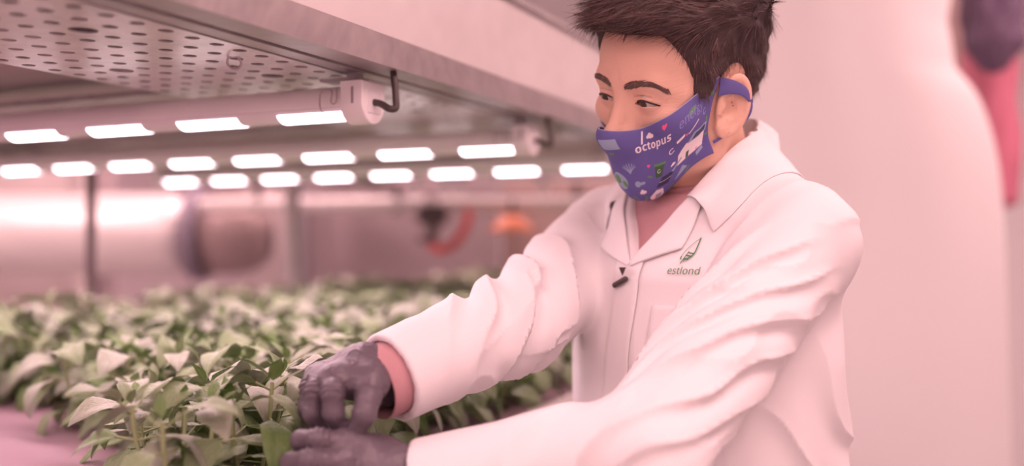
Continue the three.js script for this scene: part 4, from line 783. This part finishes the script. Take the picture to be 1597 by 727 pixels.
  g.fillStyle = 'rgb(140,142,196)'; g.font = '96px sans-serif'; g.save(); g.translate(X(0.58), Y(0.175)); g.rotate(-0.05); g.scale(0.86, 1); g.fillText('energy', 0, 0); g.restore();
  // far side: the same family of small prints
  cloud(-0.3, 0.3, 1.2); leaf(-0.2, 0.2, 1.3, 0.5); house(-0.5, 0.5, 1.2); bin(-0.27, 0.55, 1.2); heart(-0.2, 0.4, 1.2, pinkC); leaf(-0.36, 0.8, 1.3, -0.4); cloud(-0.62, 0.25, 1.0); bulb(-0.7, 0.55, 1.2); leaf(-0.8, 0.3, 1.3, 0.4); heart(-0.85, 0.6, 1.2, pinkC); poly(-0.16, 0.36, [[-40, -8], [10, -20], [10, 16], [-36, 14]], peach);
  const tx = new THREE.CanvasTexture(c); tx.colorSpace = THREE.SRGBColorSpace;
  const cloth = std(0xffffff, 0.8, 0, { map: tx, bumpMap: weaveTex, bumpScale: 0.0002, side: THREE.DoubleSide }), plain = std(lin(0.122, 0.112, 0.34), 0.8, 0, { side: THREE.DoubleSide }), pipe = std(lin(0.34, 0.36, 0.52), 0.8);
  const mask = headPart('face_mask', sheet(rows, -0.0012, (a, b) => [b, 1 - a]), cloth); mask.userData.label = 'violet blue cloth mask printed with houses, leaves and clouds';
  const sub = (name, geo, mat) => { const m = shadow(new THREE.Mesh(geo.applyMatrix4(HM), mat)); m.name = name; mask.add(m); };
  sub('edge_binding', new THREE.TubeGeometry(new THREE.CatmullRomCurve3(rows[0].map((p) => V(...p))), 160, 0.0009, 6), pipe);
  for (const s of [1, -1]) {   // ear loops: a strap tapering round the back of the ear to a thin return cord
    const path = new THREE.CatmullRomCurve3([[0.0765, 0.020, 0.016], [0.0835, 0.0185, 0.004], [0.0900, 0.013, -0.008], [0.0940, 0.001, -0.0170], [0.0930, -0.013, -0.017], [0.0860, -0.028, -0.006], [0.0765, -0.037, 0.006], [0.071, -0.043, 0.016]].map((p) => V(p[0] * s, p[1], p[2])), false, 'centripetal');
    const rr = []; const n = 50; for (let k = 0; k <= n; k++) { const t = k / n, p = path.getPoint(t), tg = path.getTangent(t), w = t < 0.45 ? 0.0092 * (1 - t * 2.0) + 0.0012 : 0.0012 + 0.0004 * (t - 0.45), o = V(s, 0, 0.25).addScaledVector(tg, -tg.dot(V(s, 0, 0.25))).normalize(), b = tg.clone().cross(o).normalize(); const row = []; for (let e = -2; e <= 2; e++) { const q = p.clone().addScaledVector(b, e / 2 * w).addScaledVector(o, 0.0006 - 0.0006 * e * e * 0.2); row.push([q.x, q.y, q.z]); } rr.push(row); }
    sub('ear_loop', sheet(rr, 0.001), plain);
  }
}

// ---- clip-on microphone on the coat front
{
  const p = onChest(0.0, 1.352, 0.004), w = man.localToWorld(V(...p)), n = V(...grad(coatFull, p[0], p[1], p[2], 0.004));
  const t = thing('lapel_microphone', 'small dark clip microphone on the coat front below the V neck', 'microphone', [w.x, w.y, w.z], TURN);
  part('capsule', new THREE.CapsuleGeometry(0.0032, 0.019, 6, 12).rotateZ(-1.15).translate(-0.002, -0.004, 0.003), MM.black, t);
  part('clip', new THREE.ConeGeometry(0.0042, 0.010, 10).rotateX(Math.PI).translate(0.003, 0.008, 0.004), MM.black, t);
}

renderer.render(scene, camera);
